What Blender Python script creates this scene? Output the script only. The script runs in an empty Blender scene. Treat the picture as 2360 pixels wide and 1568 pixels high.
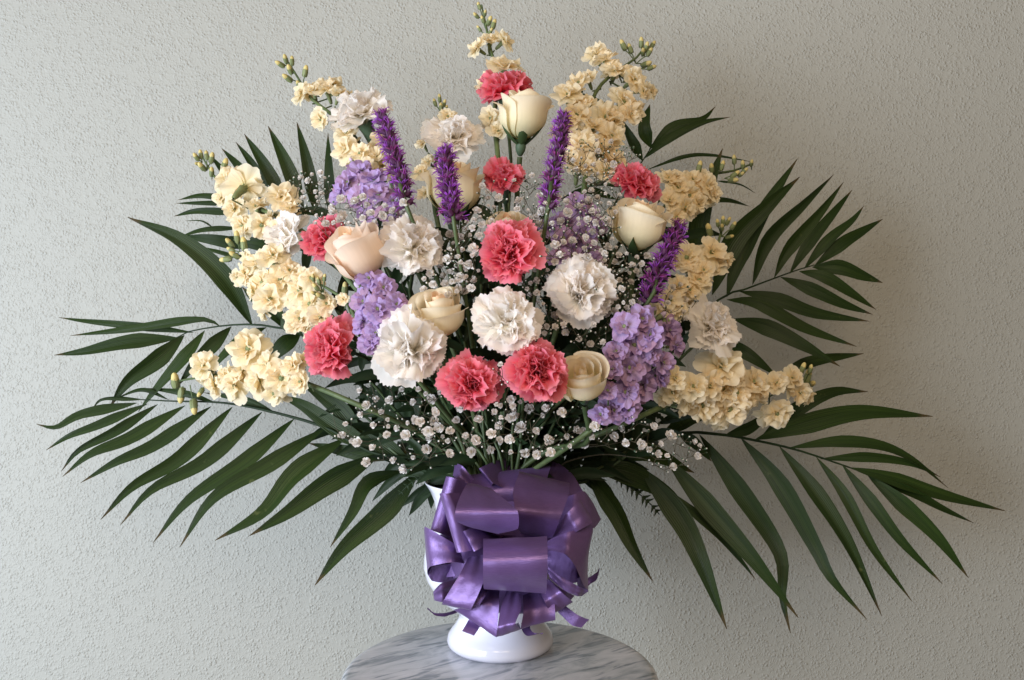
import bpy, math, random
import numpy as np
from mathutils import Vector, Matrix, Quaternion, noise as mnoise

random.seed(7)
R = math.radians
S = bpy.context.scene
C = S.collection

# ------------------------------------------------------------------ camera
F = 2000.0            # focal length in units of the 2360-wide picture
CY, CZ = -1.05, 1.12  # camera position (level, looking along +Y)
cam = bpy.data.cameras.new('camera')
cam.sensor_width = 36.0
cam.lens = 36.0 * F / 2360.0
cam.clip_start = 0.01
cam.clip_end = 100
camo = bpy.data.objects.new('camera', cam)
camo.location = (0, CY, CZ)
camo.rotation_euler = (R(90), 0, 0)
C.objects.link(camo)
S.camera = camo

# ------------------------------------------------------------------ light
w = bpy.data.worlds.new('World')
S.world = w
w.use_nodes = True
bg = w.node_tree.nodes['Background']
bg.inputs[0].default_value = (1.0, 0.77, 0.52, 1)
bg.inputs[1].default_value = 0.15

def area(name, loc, target, sx, sy, power, col):
    l = bpy.data.lights.new(name, 'AREA')
    l.shape = 'RECTANGLE'; l.size = sx; l.size_y = sy
    l.energy = power; l.color = col
    o = bpy.data.objects.new(name, l)
    o.location = loc
    d = Vector(target) - Vector(loc)
    o.rotation_euler = d.to_track_quat('-Z', 'Y').to_euler()
    C.objects.link(o)
    return o
area('window_light', (-1.95, -1.55, 0.95), (0, 0.1, 1.0), 1.9, 1.4, 122, (0.80, 0.89, 1.0))
area('ceiling_bounce_light', (0.15, -2.0, 2.15), (0.1, 0.0, 1.1), 1.3, 1.0, 30, (1.0, 0.80, 0.58))

S.view_settings.view_transform = 'Standard'
S.view_settings.look = 'None'
S.view_settings.gamma = 1
S.view_settings.exposure = 0.0
S.cycles.max_bounces = 16
S.cycles.diffuse_bounces = 10
S.cycles.transmission_bounces = 12

# ------------------------------------------------------------------ helpers
def P(u, v, y):
    """point seen at picture position (u, v) at depth y"""
    d = y - CY
    return Vector(((u - 1180) / F * d, y, CZ - (v - 784) / F * d))
def px(y): return (y - CY) / F
def dome(u, v):
    return -0.19 + 0.21 * (((u - 1160) / 650.0) ** 2 + ((v - 760) / 600.0) ** 2)
def rnd(a, b): return random.uniform(a, b)
def sstep(a, b, x):
    x = np.clip((x - a) / (b - a), 0, 1)
    return x * x * (3 - 2 * x)

def thing(name, label, cat, loc=(0, 0, 0), rot=None, group=None):
    o = bpy.data.objects.new(name, None)
    o.empty_display_size = 0.02
    C.objects.link(o)
    o.location = loc
    if rot is not None:
        o.rotation_mode = 'QUATERNION'; o.rotation_quaternion = rot
    o['label'] = label; o['category'] = cat
    if group: o['group'] = group
    return o
def part(name, me, parent, loc=(0, 0, 0), rot=None, scale=None):
    o = bpy.data.objects.new(name, me)
    C.objects.link(o)
    if parent is not None: o.parent = parent
    o.location = loc
    if rot is not None:
        o.rotation_mode = 'QUATERNION'; o.rotation_quaternion = rot
    if scale is not None:
        o.scale = scale if hasattr(scale, '__len__') else (scale,) * 3
    return o

class MB:
    """collects grids and tubes into one mesh"""
    def __init__(s): s.v = []; s.f = []; s.m = []; s.uv = []; s.n = 0
    def grid(s, G, mi=0, close=False):
        G = np.asarray(G, dtype=float)
        a, b = G.shape[:2]
        n0 = s.n
        s.v.extend(map(tuple, G.reshape(-1, 3))); s.n += a * b
        for i in range(a - 1):
            for j in range(b if close else b - 1):
                j2 = (j + 1) % b
                s.f.append((n0 + i * b + j, n0 + i * b + j2, n0 + (i + 1) * b + j2, n0 + (i + 1) * b + j))
                s.m.append(mi)
                u0, u1 = j / (b - 1 + close), (j + 1) / (b - 1 + close)
                v0, v1 = i / (a - 1), (i + 1) / (a - 1)
                s.uv.extend(((u0, v0), (u1, v0), (u1, v1), (u0, v1)))
        return s
    def tube(s, pts, rad, k=6, mi=0):
        pts = [Vector(p) for p in pts]
        n = len(pts)
        if not hasattr(rad, '__len__'): rad = [rad] * n
        G = []
        prev = None
        for i in range(n):
            t = (pts[min(i + 1, n - 1)] - pts[max(i - 1, 0)])
            if t.length < 1e-9: t = Vector((0, 0, 1))
            t.normalize()
            if prev is None:
                a = t.orthogonal().normalized()
            else:
                a = (prev - t * prev.dot(t))
                a = a.normalized() if a.length > 1e-6 else t.orthogonal().normalized()
            prev = a
            b = t.cross(a)
            G.append([pts[i] + (a * math.cos(q) + b * math.sin(q)) * rad[i]
                      for q in [2 * math.pi * j / k for j in range(k)]])
        return s.grid([[tuple(p) for p in row] for row in G], mi, close=True)
    def lathe(s, prof, k=12, mi=0, org=(0, 0, 0)):
        G = [[(org[0] + r * math.cos(2 * math.pi * j / k), org[1] + r * math.sin(2 * math.pi * j / k), org[2] + z)
              for j in range(k)] for r, z in prof]
        return s.grid(G, mi, close=True)
    def mesh(s, name, mats, smooth=True):
        me = bpy.data.meshes.new(name)
        me.from_pydata(s.v, [], s.f)
        for m in (mats if isinstance(mats, (list, tuple)) else [mats]): me.materials.append(m)
        me.polygons.foreach_set('material_index', s.m)
        if smooth: me.polygons.foreach_set('use_smooth', [True] * len(s.f))
        uvl = me.uv_layers.new(name='UVMap')
        uvl.data.foreach_set('uv', np.array(s.uv, dtype=np.float32).ravel())
        me.update()
        return me

def catmull(pts, n):
    pts = [Vector(p) for p in pts]
    if len(pts) == 2:
        return [pts[0].lerp(pts[1], i / (n - 1)) for i in range(n)]
    ext = [pts[0] * 2 - pts[1]] + pts + [pts[-1] * 2 - pts[-2]]
    seg = len(pts) - 1
    # arc-length-ish parametrisation
    L = [0]
    for i in range(seg): L.append(L[-1] + (pts[i + 1] - pts[i]).length)
    out = []
    for q in range(n):
        d = L[-1] * q / (n - 1)
        i = 0
        while i < seg - 1 and d > L[i + 1]: i += 1
        t = (d - L[i]) / max(L[i + 1] - L[i], 1e-9)
        p0, p1, p2, p3 = ext[i:i + 4]
        out.append(0.5 * ((2 * p1) + (p2 - p0) * t + (2 * p0 - 5 * p1 + 4 * p2 - p3) * t * t
                          + (3 * p1 - p0 - 3 * p2 + p3) * t ** 3))
    return out

# ------------------------------------------------------------------ materials
def newmat(name):
    m = bpy.data.materials.new(name)
    m.use_nodes = True
    nt = m.node_tree
    return m, nt, nt.nodes['Principled BSDF'], nt.nodes['Material Output']
def N(nt, t, **kw):
    n = nt.nodes.new(t)
    for k, v in kw.items():
        if k in n.inputs.keys(): n.inputs[k].default_value = v
        else: setattr(n, k, v)
    return n
def ramp(nt, src, stops):
    r = nt.nodes.new('ShaderNodeValToRGB')
    els = r.color_ramp.elements
    while len(els) < len(stops): els.new(0.5)
    for e, (p, c) in zip(els, stops):
        e.position = p; e.color = (*c, 1) if len(c) == 3 else c
    nt.links.new(src, r.inputs[0])
    return r.outputs[0]
def mix(nt, fac, a, b, mode='MIX'):
    m = nt.nodes.new('ShaderNodeMix'); m.data_type = 'RGBA'; m.blend_type = mode
    for s, val in ((m.inputs[0], fac), (m.inputs[6], a), (m.inputs[7], b)):
        if hasattr(val, 'links'): nt.links.new(val, s)
        elif isinstance(val, (int, float)): s.default_value = val
        else: s.default_value = (*val, 1)
    return m.outputs[2]

def petal_mat(name, stops, transl=0.35, rough=0.6, tint=0.08, vein=0.15, spots=None, bump=0.15):
    """stops: colour from the petal's base (0) to its rim (1)"""
    m, nt, b, out = newmat(name)
    L = nt.links.new
    uv = N(nt, 'ShaderNodeUVMap')
    sx = N(nt, 'ShaderNodeSeparateXYZ'); L(uv.outputs[0], sx.inputs[0])
    col = ramp(nt, sx.outputs[1], stops)
    # veins running along the petal
    mp = N(nt, 'ShaderNodeMapping'); mp.inputs['Scale'].default_value = (22, 1.6, 1); L(uv.outputs[0], mp.inputs[0])
    oi = N(nt, 'ShaderNodeObjectInfo')
    ad = N(nt, 'ShaderNodeVectorMath', operation='ADD'); L(mp.outputs[0], ad.inputs[0]); L(oi.outputs['Random'], ad.inputs[1])
    nz = N(nt, 'ShaderNodeTexNoise', Scale=1.0, Detail=3.0); L(ad.outputs[0], nz.inputs['Vector'])
    v = ramp(nt, nz.outputs[0], [(0.3, (1 - vein,) * 3), (0.7, (1, 1, 1))])
    col = mix(nt, 1.0, col, v, 'MULTIPLY')
    r2 = ramp(nt, oi.outputs['Random'], [(0.0, (1 - tint * .4, 1 - tint, 1 - tint * 1.8)), (0.5, (1 - tint * .4, 1 - tint * .2, 1 - tint * .3)), (1.0, (1, 1, 1))])
    col = mix(nt, 1.0, col, r2, 'MULTIPLY')
    if spots:
        tc = N(nt, 'ShaderNodeTexCoord')
        sn = N(nt, 'ShaderNodeTexNoise', Scale=260.0, Detail=2.0); L(tc.outputs['Object'], sn.inputs['Vector'])
        sf = ramp(nt, sn.outputs[0], [(0.66, (0, 0, 0)), (0.74, (1, 1, 1))])
        col = mix(nt, sf, col, spots)
    L(col, b.inputs['Base Color'])
    b.inputs['Roughness'].default_value = rough
    b.inputs['Specular IOR Level'].default_value = 0.25
    bp = N(nt, 'ShaderNodeBump', Strength=bump, Distance=0.0006); L(nz.outputs[0], bp.inputs['Height'])
    L(bp.outputs[0], b.inputs['Normal'])
    tr = N(nt, 'ShaderNodeBsdfTranslucent'); L(col, tr.inputs[0])
    ms = N(nt, 'ShaderNodeMixShader'); ms.inputs[0].default_value = transl
    L(b.outputs[0], ms.inputs[1]); L(tr.outputs[0], ms.inputs[2]); L(ms.outputs[0], out.inputs[0])
    return m

M = {}
M['white'] = petal_mat('white_carnation_petal', [(0.0, (0.78, 0.78, 0.55)), (0.30, (0.90, 0.86, 0.74)), (0.7, (0.96, 0.93, 0.88)), (1.0, (0.97, 0.93, 0.91))], 0.58, tint=0.04, vein=0.05)
M['pink'] = petal_mat('pink_carnation_petal', [(0.0, (0.80, 0.20, 0.18)), (0.4, (0.88, 0.09, 0.15)), (0.8, (0.91, 0.15, 0.23)), (1.0, (0.93, 0.32, 0.41))], 0.48, tint=0.10, vein=0.12)
M['cream'] = petal_mat('cream_stock_petal', [(0.0, (0.42, 0.48, 0.12)), (0.20, (0.76, 0.72, 0.38)), (0.45, (0.94, 0.82, 0.55)), (1.0, (0.97, 0.88, 0.70))], 0.50, tint=0.07, vein=0.07)
M['lilac'] = petal_mat('lilac_stock_petal', [(0.0, (0.55, 0.55, 0.45)), (0.25, (0.68, 0.60, 0.74)), (0.55, (0.60, 0.44, 0.74)), (1.0, (0.56, 0.38, 0.72))], 0.40, tint=0.2, vein=0.22)
M['rose'] = petal_mat('cream_rose_petal', [(0.0, (0.50, 0.55, 0.22)), (0.2, (0.82, 0.76, 0.48)), (0.7, (0.92, 0.83, 0.63)), (0.93, (0.93, 0.84, 0.67)), (1.0, (0.86, 0.76, 0.56))], 0.42, rough=0.55, bump=.12, tint=0.04, vein=0.05, spots=(0.88, 0.82, 0.70))
M['rose_blush'] = petal_mat('blush_rose_petal', [(0.0, (0.60, 0.55, 0.30)), (0.2, (0.85, 0.66, 0.50)), (0.7, (0.93, 0.79, 0.66)), (0.94, (0.94, 0.82, 0.72)), (1.0, (0.90, 0.77, 0.66))], 0.42, rough=0.5, bump=.12, tint=0.04, vein=0.05, spots=(0.9, 0.84, 0.78))
M['rose_heart'] = petal_mat('peach_rose_heart', [(0.0, (0.60, 0.45, 0.20)), (0.5, (0.84, 0.52, 0.32)), (1.0, (0.86, 0.64, 0.44))], 0.3, rough=0.5, tint=0.04, vein=0.05)
M['gyp'] = petal_mat('tiny_white_petal', [(0.0, (0.60, 0.60, 0.46)), (0.3, (0.72, 0.69, 0.66)), (1.0, (0.80, 0.77, 0.76))], 0.25, tint=0.03, vein=0.0)
M['thread'] = petal_mat('violet_style', [(0.0, (0.16, 0.02, 0.20)), (0.5, (0.30, 0.05, 0.46)), (1.0, (0.44, 0.13, 0.64))], 0.2, tint=0.3, vein=0.0)

def plain(name, c1, c2, scale=60, rough=0.55, spec=0.4, bump=0.3, bd=0.0005, transl=0.0, stretch=(1, 1, 1), rnd_amt=0.2):
    m, nt, b, out = newmat(name)
    L = nt.links.new
    tc = N(nt, 'ShaderNodeTexCoord')
    mp = N(nt, 'ShaderNodeMapping'); mp.inputs['Scale'].default_value = stretch; L(tc.outputs['Object'], mp.inputs[0])
    nz = N(nt, 'ShaderNodeTexNoise', Scale=float(scale), Detail=4.0); L(mp.outputs[0], nz.inputs['Vector'])
    col = ramp(nt, nz.outputs[0], [(0.3, c1), (0.7, c2)])
    oi = N(nt, 'ShaderNodeObjectInfo')
    r2 = ramp(nt, oi.outputs['Random'], [(0, (1 - rnd_amt,) * 3), (1, (1, 1, 1))])
    col = mix(nt, 1.0, col, r2, 'MULTIPLY')
    L(col, b.inputs['Base Color'])
    b.inputs['Roughness'].default_value = rough
    b.inputs['Specular IOR Level'].default_value = spec
    bp = N(nt, 'ShaderNodeBump', Strength=bump, Distance=bd); L(nz.outputs[0], bp.inputs['Height']); L(bp.outputs[0], b.inputs['Normal'])
    if transl:
        tr = N(nt, 'ShaderNodeBsdfTranslucent'); L(col, tr.inputs[0])
        ms = N(nt, 'ShaderNodeMixShader'); ms.inputs[0].default_value = transl
        L(b.outputs[0], ms.inputs[1]); L(tr.outputs[0], ms.inputs[2]); L(ms.outputs[0], out.inputs[0])
    return m
M['stem'] = plain('green_stem', (0.035, 0.062, 0.022), (0.075, 0.11, 0.04), 90)
M['stockstem'] = plain('pale_green_stem', (0.06, 0.095, 0.035), (0.12, 0.165, 0.065), 90)
M['calyx'] = plain('calyx_green', (0.045, 0.085, 0.05), (0.08, 0.13, 0.075), 120)
M['budgreen'] = plain('bud_green', (0.13, 0.17, 0.07), (0.24, 0.27, 0.12), 200)
M['budtip'] = plain('bud_yellow', (0.52, 0.44, 0.16), (0.68, 0.56, 0.24), 200)
M['budlilac'] = plain('bud_lilac', (0.45, 0.36, 0.5), (0.62, 0.5, 0.66), 200)
M['bract'] = plain('dark_purple_bract', (0.045, 0.012, 0.05), (0.12, 0.025, 0.11), 300, rough=0.6)
M['twig'] = plain('thin_brown_twig', (0.045, 0.040, 0.022), (0.09, 0.075, 0.04), 200)
M['darkleaf'] = plain('dark_leaf', (0.010, 0.024, 0.008), (0.020, 0.042, 0.013), 40, spec=0.25, rough=0.55, transl=0.12)
M['sepal'] = plain('sepal_green', (0.025, 0.055, 0.015), (0.05, 0.09, 0.028), 80, transl=0.1)

def palm_mat():
    m, nt, b, out = newmat('palm_leaflet_green')
    L = nt.links.new
    uv = N(nt, 'ShaderNodeUVMap')
    oi = N(nt, 'ShaderNodeObjectInfo')
    mp = N(nt, 'ShaderNodeMapping'); mp.inputs['Scale'].default_value = (9, 0.9, 1); L(uv.outputs[0], mp.inputs[0])
    ad = N(nt, 'ShaderNodeVectorMath', operation='ADD'); L(mp.outputs[0], ad.inputs[0]); L(oi.outputs['Random'], ad.inputs[1])
    nz = N(nt, 'ShaderNodeTexNoise', Scale=1.6, Detail=5.0, Roughness=0.6); L(ad.outputs[0], nz.inputs['Vector'])
    col = ramp(nt, nz.outputs[0], [(0.25, (0.012, 0.027, 0.005)), (0.5, (0.022, 0.046, 0.007)), (0.75, (0.042, 0.073, 0.012))])
    wv = N(nt, 'ShaderNodeTexWave', Scale=1.0, Distortion=0.4); wv.bands_direction = 'X'
    mp2 = N(nt, 'ShaderNodeMapping'); mp2.inputs['Scale'].default_value = (3.4, 0.25, 1); L(uv.outputs[0], mp2.inputs[0]); L(mp2.outputs[0], wv.inputs[0])
    cv = ramp(nt, wv.outputs[1], [(0.0, (0.78, 0.78, 0.78)), (0.5, (1, 1, 1))])
    col = mix(nt, 1.0, col, cv, 'MULTIPLY')
    r2 = ramp(nt, oi.outputs['Random'], [(0, (0.72, 0.78, 0.8)), (1, (1.0, 1.0, 1.0))])
    col = mix(nt, 1.0, col, r2, 'MULTIPLY')
    # small scars and dry flecks
    tc = N(nt, 'ShaderNodeTexCoord')
    fl = N(nt, 'ShaderNodeTexNoise', Scale=55.0, Detail=3.0); L(tc.outputs['Object'], fl.inputs['Vector'])
    ff = ramp(nt, fl.outputs[0], [(0.70, (0, 0, 0)), (0.78, (0.8, 0.8, 0.8))])
    col = mix(nt, ff, col, (0.10, 0.12, 0.04))
    sy = N(nt, 'ShaderNodeSeparateXYZ'); L(uv.outputs[0], sy.inputs[0])
    tipn = N(nt, 'ShaderNodeMath', operation='MULTIPLY_ADD'); L(nz.outputs[0], tipn.inputs[0]); tipn.inputs[1].default_value = .12; L(sy.outputs[1], tipn.inputs[2])
    tf = ramp(nt, tipn.outputs[0], [(0.97, (0, 0, 0)), (1.04, (.8, .8, .8))])
    col = mix(nt, tf, col, (0.085, 0.055, 0.022))
    L(col, b.inputs['Base Color'])
    b.inputs['Roughness'].default_value = 0.45
    b.inputs['Specular IOR Level'].default_value = 0.3
    mm = N(nt, 'ShaderNodeMath', operation='ADD'); L(nz.outputs[0], mm.inputs[0]); L(wv.outputs[1], mm.inputs[1])
    bp = N(nt, 'ShaderNodeBump', Strength=0.5, Distance=0.0006); L(mm.outputs[0], bp.inputs['Height']); L(bp.outputs[0], b.inputs['Normal'])
    tr = N(nt, 'ShaderNodeBsdfTranslucent'); L(col, tr.inputs[0])
    ms = N(nt, 'ShaderNodeMixShader'); ms.inputs[0].default_value = 0.22
    L(b.outputs[0], ms.inputs[1]); L(tr.outputs[0], ms.inputs[2]); L(ms.outputs[0], out.inputs[0])
    return m
M['palm'] = palm_mat()

def satin():
    m, nt, b, out = newmat('purple_satin')
    L = nt.links.new
    uv = N(nt, 'ShaderNodeUVMap')
    mp = N(nt, 'ShaderNodeMapping'); mp.inputs['Scale'].default_value = (3, 60, 1); L(uv.outputs[0], mp.inputs[0])
    nz = N(nt, 'ShaderNodeTexNoise', Scale=3.0, Detail=3.0); L(mp.outputs[0], nz.inputs['Vector'])
    tc = N(nt, 'ShaderNodeTexCoord')
    n2 = N(nt, 'ShaderNodeTexNoise', Scale=28.0, Detail=2.0); L(tc.outputs['Object'], n2.inputs['Vector'])
    col = ramp(nt, nz.outputs[0], [(0.3, (0.135, 0.078, 0.23)), (0.7, (0.165, 0.097, 0.27))])
    L(col, b.inputs['Base Color'])
    b.inputs['Metallic'].default_value = 0.42
    b.inputs['Roughness'].default_value = 0.37
    b.inputs['Anisotropic'].default_value = 0.75
    tg = N(nt, 'ShaderNodeTangent'); tg.direction_type = 'UV_MAP'; tg.uv_map = 'UVMap'; L(tg.outputs[0], b.inputs['Tangent'])
    b.inputs['Sheen Weight'].default_value = 0.06
    b.inputs['Sheen Tint'].default_value = (0.75, 0.5, 0.95, 1)
    mm = N(nt, 'ShaderNodeMath', operation='MULTIPLY_ADD'); L(n2.outputs[0], mm.inputs[0]); mm.inputs[1].default_value = 6.0; L(nz.outputs[0], mm.inputs[2])
    bp = N(nt, 'ShaderNodeBump', Strength=0.35, Distance=0.0008); L(mm.outputs[0], bp.inputs['Height']); L(bp.outputs[0], b.inputs['Normal'])
    return m
M['satin'] = satin()

def ceramic():
    m, nt, b, out = newmat('white_glazed_ceramic')
    L = nt.links.new
    tc = N(nt, 'ShaderNodeTexCoord')
    nz = N(nt, 'ShaderNodeTexNoise', Scale=14.0, Detail=2.0); L(tc.outputs['Object'], nz.inputs['Vector'])
    wv = N(nt, 'ShaderNodeTexWave', Scale=28.0, Distortion=1.0); wv.bands_direction = 'Z'; L(tc.outputs['Object'], wv.inputs[0])
    mm = N(nt, 'ShaderNodeMath', operation='MULTIPLY_ADD'); L(wv.outputs[1], mm.inputs[0]); mm.inputs[1].default_value = 0.25; L(nz.outputs[0], mm.inputs[2])
    b.inputs['Base Color'].default_value = (0.70, 0.70, 0.80, 1)
    b.inputs['Roughness'].default_value = 0.12
    b.inputs['Coat Weight'].default_value = 0.4
    bp = N(nt, 'ShaderNodeBump', Strength=0.25, Distance=0.002); L(mm.outputs[0], bp.inputs['Height']); L(bp.outputs[0], b.inputs['Normal'])
    return m
M['ceramic'] = ceramic()

def marble():
    m, nt, b, out = newmat('grey_veined_marble')
    L = nt.links.new
    tc = N(nt, 'ShaderNodeTexCoord')
    mp = N(nt, 'ShaderNodeMapping'); mp.vector_type = 'TEXTURE'; mp.inputs['Rotation'].default_value = (0, 0, R(-56)); mp.inputs['Scale'].default_value = (1.0, 2.8, 1.0)
    L(tc.outputs['Object'], mp.inputs[0])
    n1 = N(nt, 'ShaderNodeTexNoise', Scale=34.0, Detail=6.0, Roughness=0.62, Distortion=1.2); L(mp.outputs[0], n1.inputs['Vector'])
    c1 = ramp(nt, n1.outputs[0], [(0.28, (0.24, 0.27, 0.30)), (0.42, (0.37, 0.40, 0.44)), (0.52, (0.48, 0.50, 0.55)), (0.72, (0.62, 0.63, 0.68))])
    mp2 = N(nt, 'ShaderNodeMapping'); mp2.vector_type = 'TEXTURE'; mp2.inputs['Rotation'].default_value = (0, 0, R(-53)); mp2.inputs['Scale'].default_value = (1.2, 6.0, 1.0)
    L(tc.outputs['Object'], mp2.inputs[0])
    n2 = N(nt, 'ShaderNodeTexNoise', Scale=95.0, Detail=5.0, Distortion=0.6); L(mp2.outputs[0], n2.inputs['Vector'])
    v2 = ramp(nt, n2.outputs[0], [(0.38, (0.38, 0.42, 0.46)), (0.47, (1, 1, 1))])
    col = mix(nt, 0.8, c1, v2, 'MULTIPLY')
    L(col, b.inputs['Base Color'])
    b.inputs['Roughness'].default_value = 0.2
    b.inputs['Specular IOR Level'].default_value = 0.5
    return m
M['marble'] = marble()
M['wood'] = plain('dark_turned_wood', (0.06, 0.03, 0.015), (0.12, 0.06, 0.03), 30, rough=0.35, stretch=(1, 1, 0.1))

def wallmat():
    m, nt, b, out = newmat('splatter_textured_wall_paint')
    L = nt.links.new
    tc = N(nt, 'ShaderNodeTexCoord')
    b.inputs['Base Color'].default_value = (0.340, 0.345, 0.322, 1)
    b.inputs['Roughness'].default_value = 0.62
    b.inputs['Specular IOR Level'].default_value = 0.3
    wn = N(nt, 'ShaderNodeTexNoise', Scale=90.0, Detail=2.0); L(tc.outputs['Object'], wn.inputs['Vector'])
    wa = N(nt, 'ShaderNodeMix'); wa.data_type = 'VECTOR'; wa.inputs[0].default_value = 0.006
    L(tc.outputs['Object'], wa.inputs[4]); L(wn.outputs[1], wa.inputs[5])
    def blobs(scale, lo, hi, mscale, m0, m1):
        v = N(nt, 'ShaderNodeTexVoronoi', Scale=float(scale)); L(wa.outputs[1], v.inputs['Vector'])
        h = ramp(nt, v.outputs['Distance'], [(lo, (1, 1, 1)), (hi, (0, 0, 0))])
        nn = N(nt, 'ShaderNodeTexNoise', Scale=float(mscale), Detail=1.0); L(tc.outputs['Object'], nn.inputs['Vector'])
        mk = ramp(nt, nn.outputs[0], [(m0, (0, 0, 0)), (m1, (1, 1, 1))])
        mm = N(nt, 'ShaderNodeMath', operation='MULTIPLY'); L(h, mm.inputs[0]); L(mk, mm.inputs[1])
        return mm.outputs[0]
    b1 = blobs(200, .05, .55, 75, .32, .58)
    b2 = blobs(360, .05, .55, 120, .35, .55)
    b3 = blobs(70, .03, .26, 30, .50, .60)
    a1 = N(nt, 'ShaderNodeMath', operation='MULTIPLY_ADD'); L(b2, a1.inputs[0]); a1.inputs[1].default_value = 0.55; L(b1, a1.inputs[2])
    a2 = N(nt, 'ShaderNodeMath', operation='MULTIPLY_ADD'); L(b3, a2.inputs[0]); a2.inputs[1].default_value = 0.6; L(a1.outputs[0], a2.inputs[2])
    bp = N(nt, 'ShaderNodeBump', Strength=0.68, Distance=0.0016); L(a2.outputs[0], bp.inputs['Height']); L(bp.outputs[0], b.inputs['Normal'])
    return m
M['wall'] = wallmat()

# ------------------------------------------------------------------ wall, table, vase
WALLY = 0.33
mb = MB()
xs = np.linspace(-3.0, 3.0, 13); zs = np.linspace(0.0, 2.6, 9)
mb.grid([[(x, WALLY, z) for x in xs] for z in zs])
mb.grid([[(x, WALLY + 0.12, z) for x in xs[::-1]] for z in zs])
mb.grid([[(x, y, 2.6) for x in xs] for y in (WALLY, WALLY + 0.12)])
wo = part('wall', mb.mesh('wall', M['wall'], False), None)
wo['kind'] = 'structure'
wo['label'] = 'pale grey-green wall with a splattered plaster texture behind the bouquet'

TX, TY, TR = -0.0135, -0.072, 0.177
TOP = 0.75
tb = thing('pedestal_table', 'small round table with a grey veined marble top under the white vase', 'table', (TX, TY, 0))
mb = MB()
prof = [(0.0, TOP)] + [(r, TOP) for r in (0.06, 0.12, 0.160, 0.168)] + \
       [(0.168 + 0.009 * math.sin(a), TOP - 0.009 + 0.009 * math.cos(a)) for a in [R(x) for x in (20, 40, 60, 80, 100, 120, 140, 160)]] + \
       [(0.166, TOP - 0.020), (0.05, TOP - 0.020), (0.0, TOP - 0.020)]
mb.lathe(prof, 96)
part('table_top', mb.mesh('table_top', M['marble']), tb)
mb = MB()
mb.lathe([(0.05, TOP - .021), (0.05, .715), (.025, .70), (.018, .66), (.03, .60), (.034, .5), (.022, .38), (.02, .2), (.04, .14), (.04, .10), (.0, .10)], 24)
part('pedestal', mb.mesh('pedestal', M['wood']), tb)
for k in range(3):
    a = R(90 + 120 * k)
    mb = MB()
    pts = [(math.cos(a) * r, math.sin(a) * r, z) for r, z in ((.02, .16), (.08, .15), (.13, .07), (.17, .012))]
    mb.tube(catmull(pts, 10), [.016] * 8 + [.014, .012], 8)
    part('leg', mb.mesh('leg', M['wood']), tb)

VX = -0.0142
vt = thing('vase', 'white glazed footed vase holding the bouquet on the marble table', 'vase', (VX, 0, TOP))
prof = [(0.0, .004), (.050, .002), (.056, 0.0), (.060, .001), (.0635, .005), (.0645, .010), (.0625, .016), (.058, .022), (.0535, .028), (.0505, .034), (.0495, .038), (.0515, .043),
        (.058, .049), (.070, .058), (.081, .070), (.089, .084), (.0925, .098), (.0915, .112), (.087, .126), (.0815, .140), (.0780, .153), (.0775, .165),
        (.080, .178), (.085, .190), (.0905, .1985), (.0915, .2003), (.0900, .2005), (.086, .197), (.079, .186), (.074, .170), (.074, .15), (.082, .12), (.085, .095), (.07, .065), (.02, .052), (0, .052)]
mb = MB(); mb.lathe(prof, 64)
part('vase_body', mb.mesh('vase_body', M['ceramic']), vt)
MZ = 0.945     # height of the vase mouth
MOUTH = Vector((VX, 0, MZ))

# ------------------------------------------------------------------ stems
def stem_path(p, d, spread=0.05, down=True):
    """world points from a flower at p (facing d) down into the vase"""
    a = p - d * 0.05 - Vector((0, 0, 0.01))
    k = max(-1, min(1, (p.x - VX) / 0.35))
    m = MOUTH + Vector((k * spread + rnd(-.012, .012), -0.032 + rnd(-.03, .035), 0))
    hh = min(0.075, max(0.012, (a.z - m.z) * .40))
    up = m + Vector((k * 0.05 * hh / .075 + rnd(-.01, .01), rnd(-.015, .0), hh))
    mid = a.lerp(up, 0.5) + Vector((0, 0.02, 0.2 * hh))
    return [p - d * 0.004, a, mid, up, m, m - Vector((k * 0.03, 0, 0.10))]
def add_stem(root, pts, r0, r1, mat, name='stem', inv=None, k=6, n=26):
    pp = catmull(pts, n)
    mb = MB()
    inv = root.matrix_basis.inverted() if inv is None else inv
    mb.tube([inv @ q for q in pp], [r0 + (r1 - r0) * i / (n - 1) for i in range(n)], k)
    return part(name, mb.mesh(name, mat), root)

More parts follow.
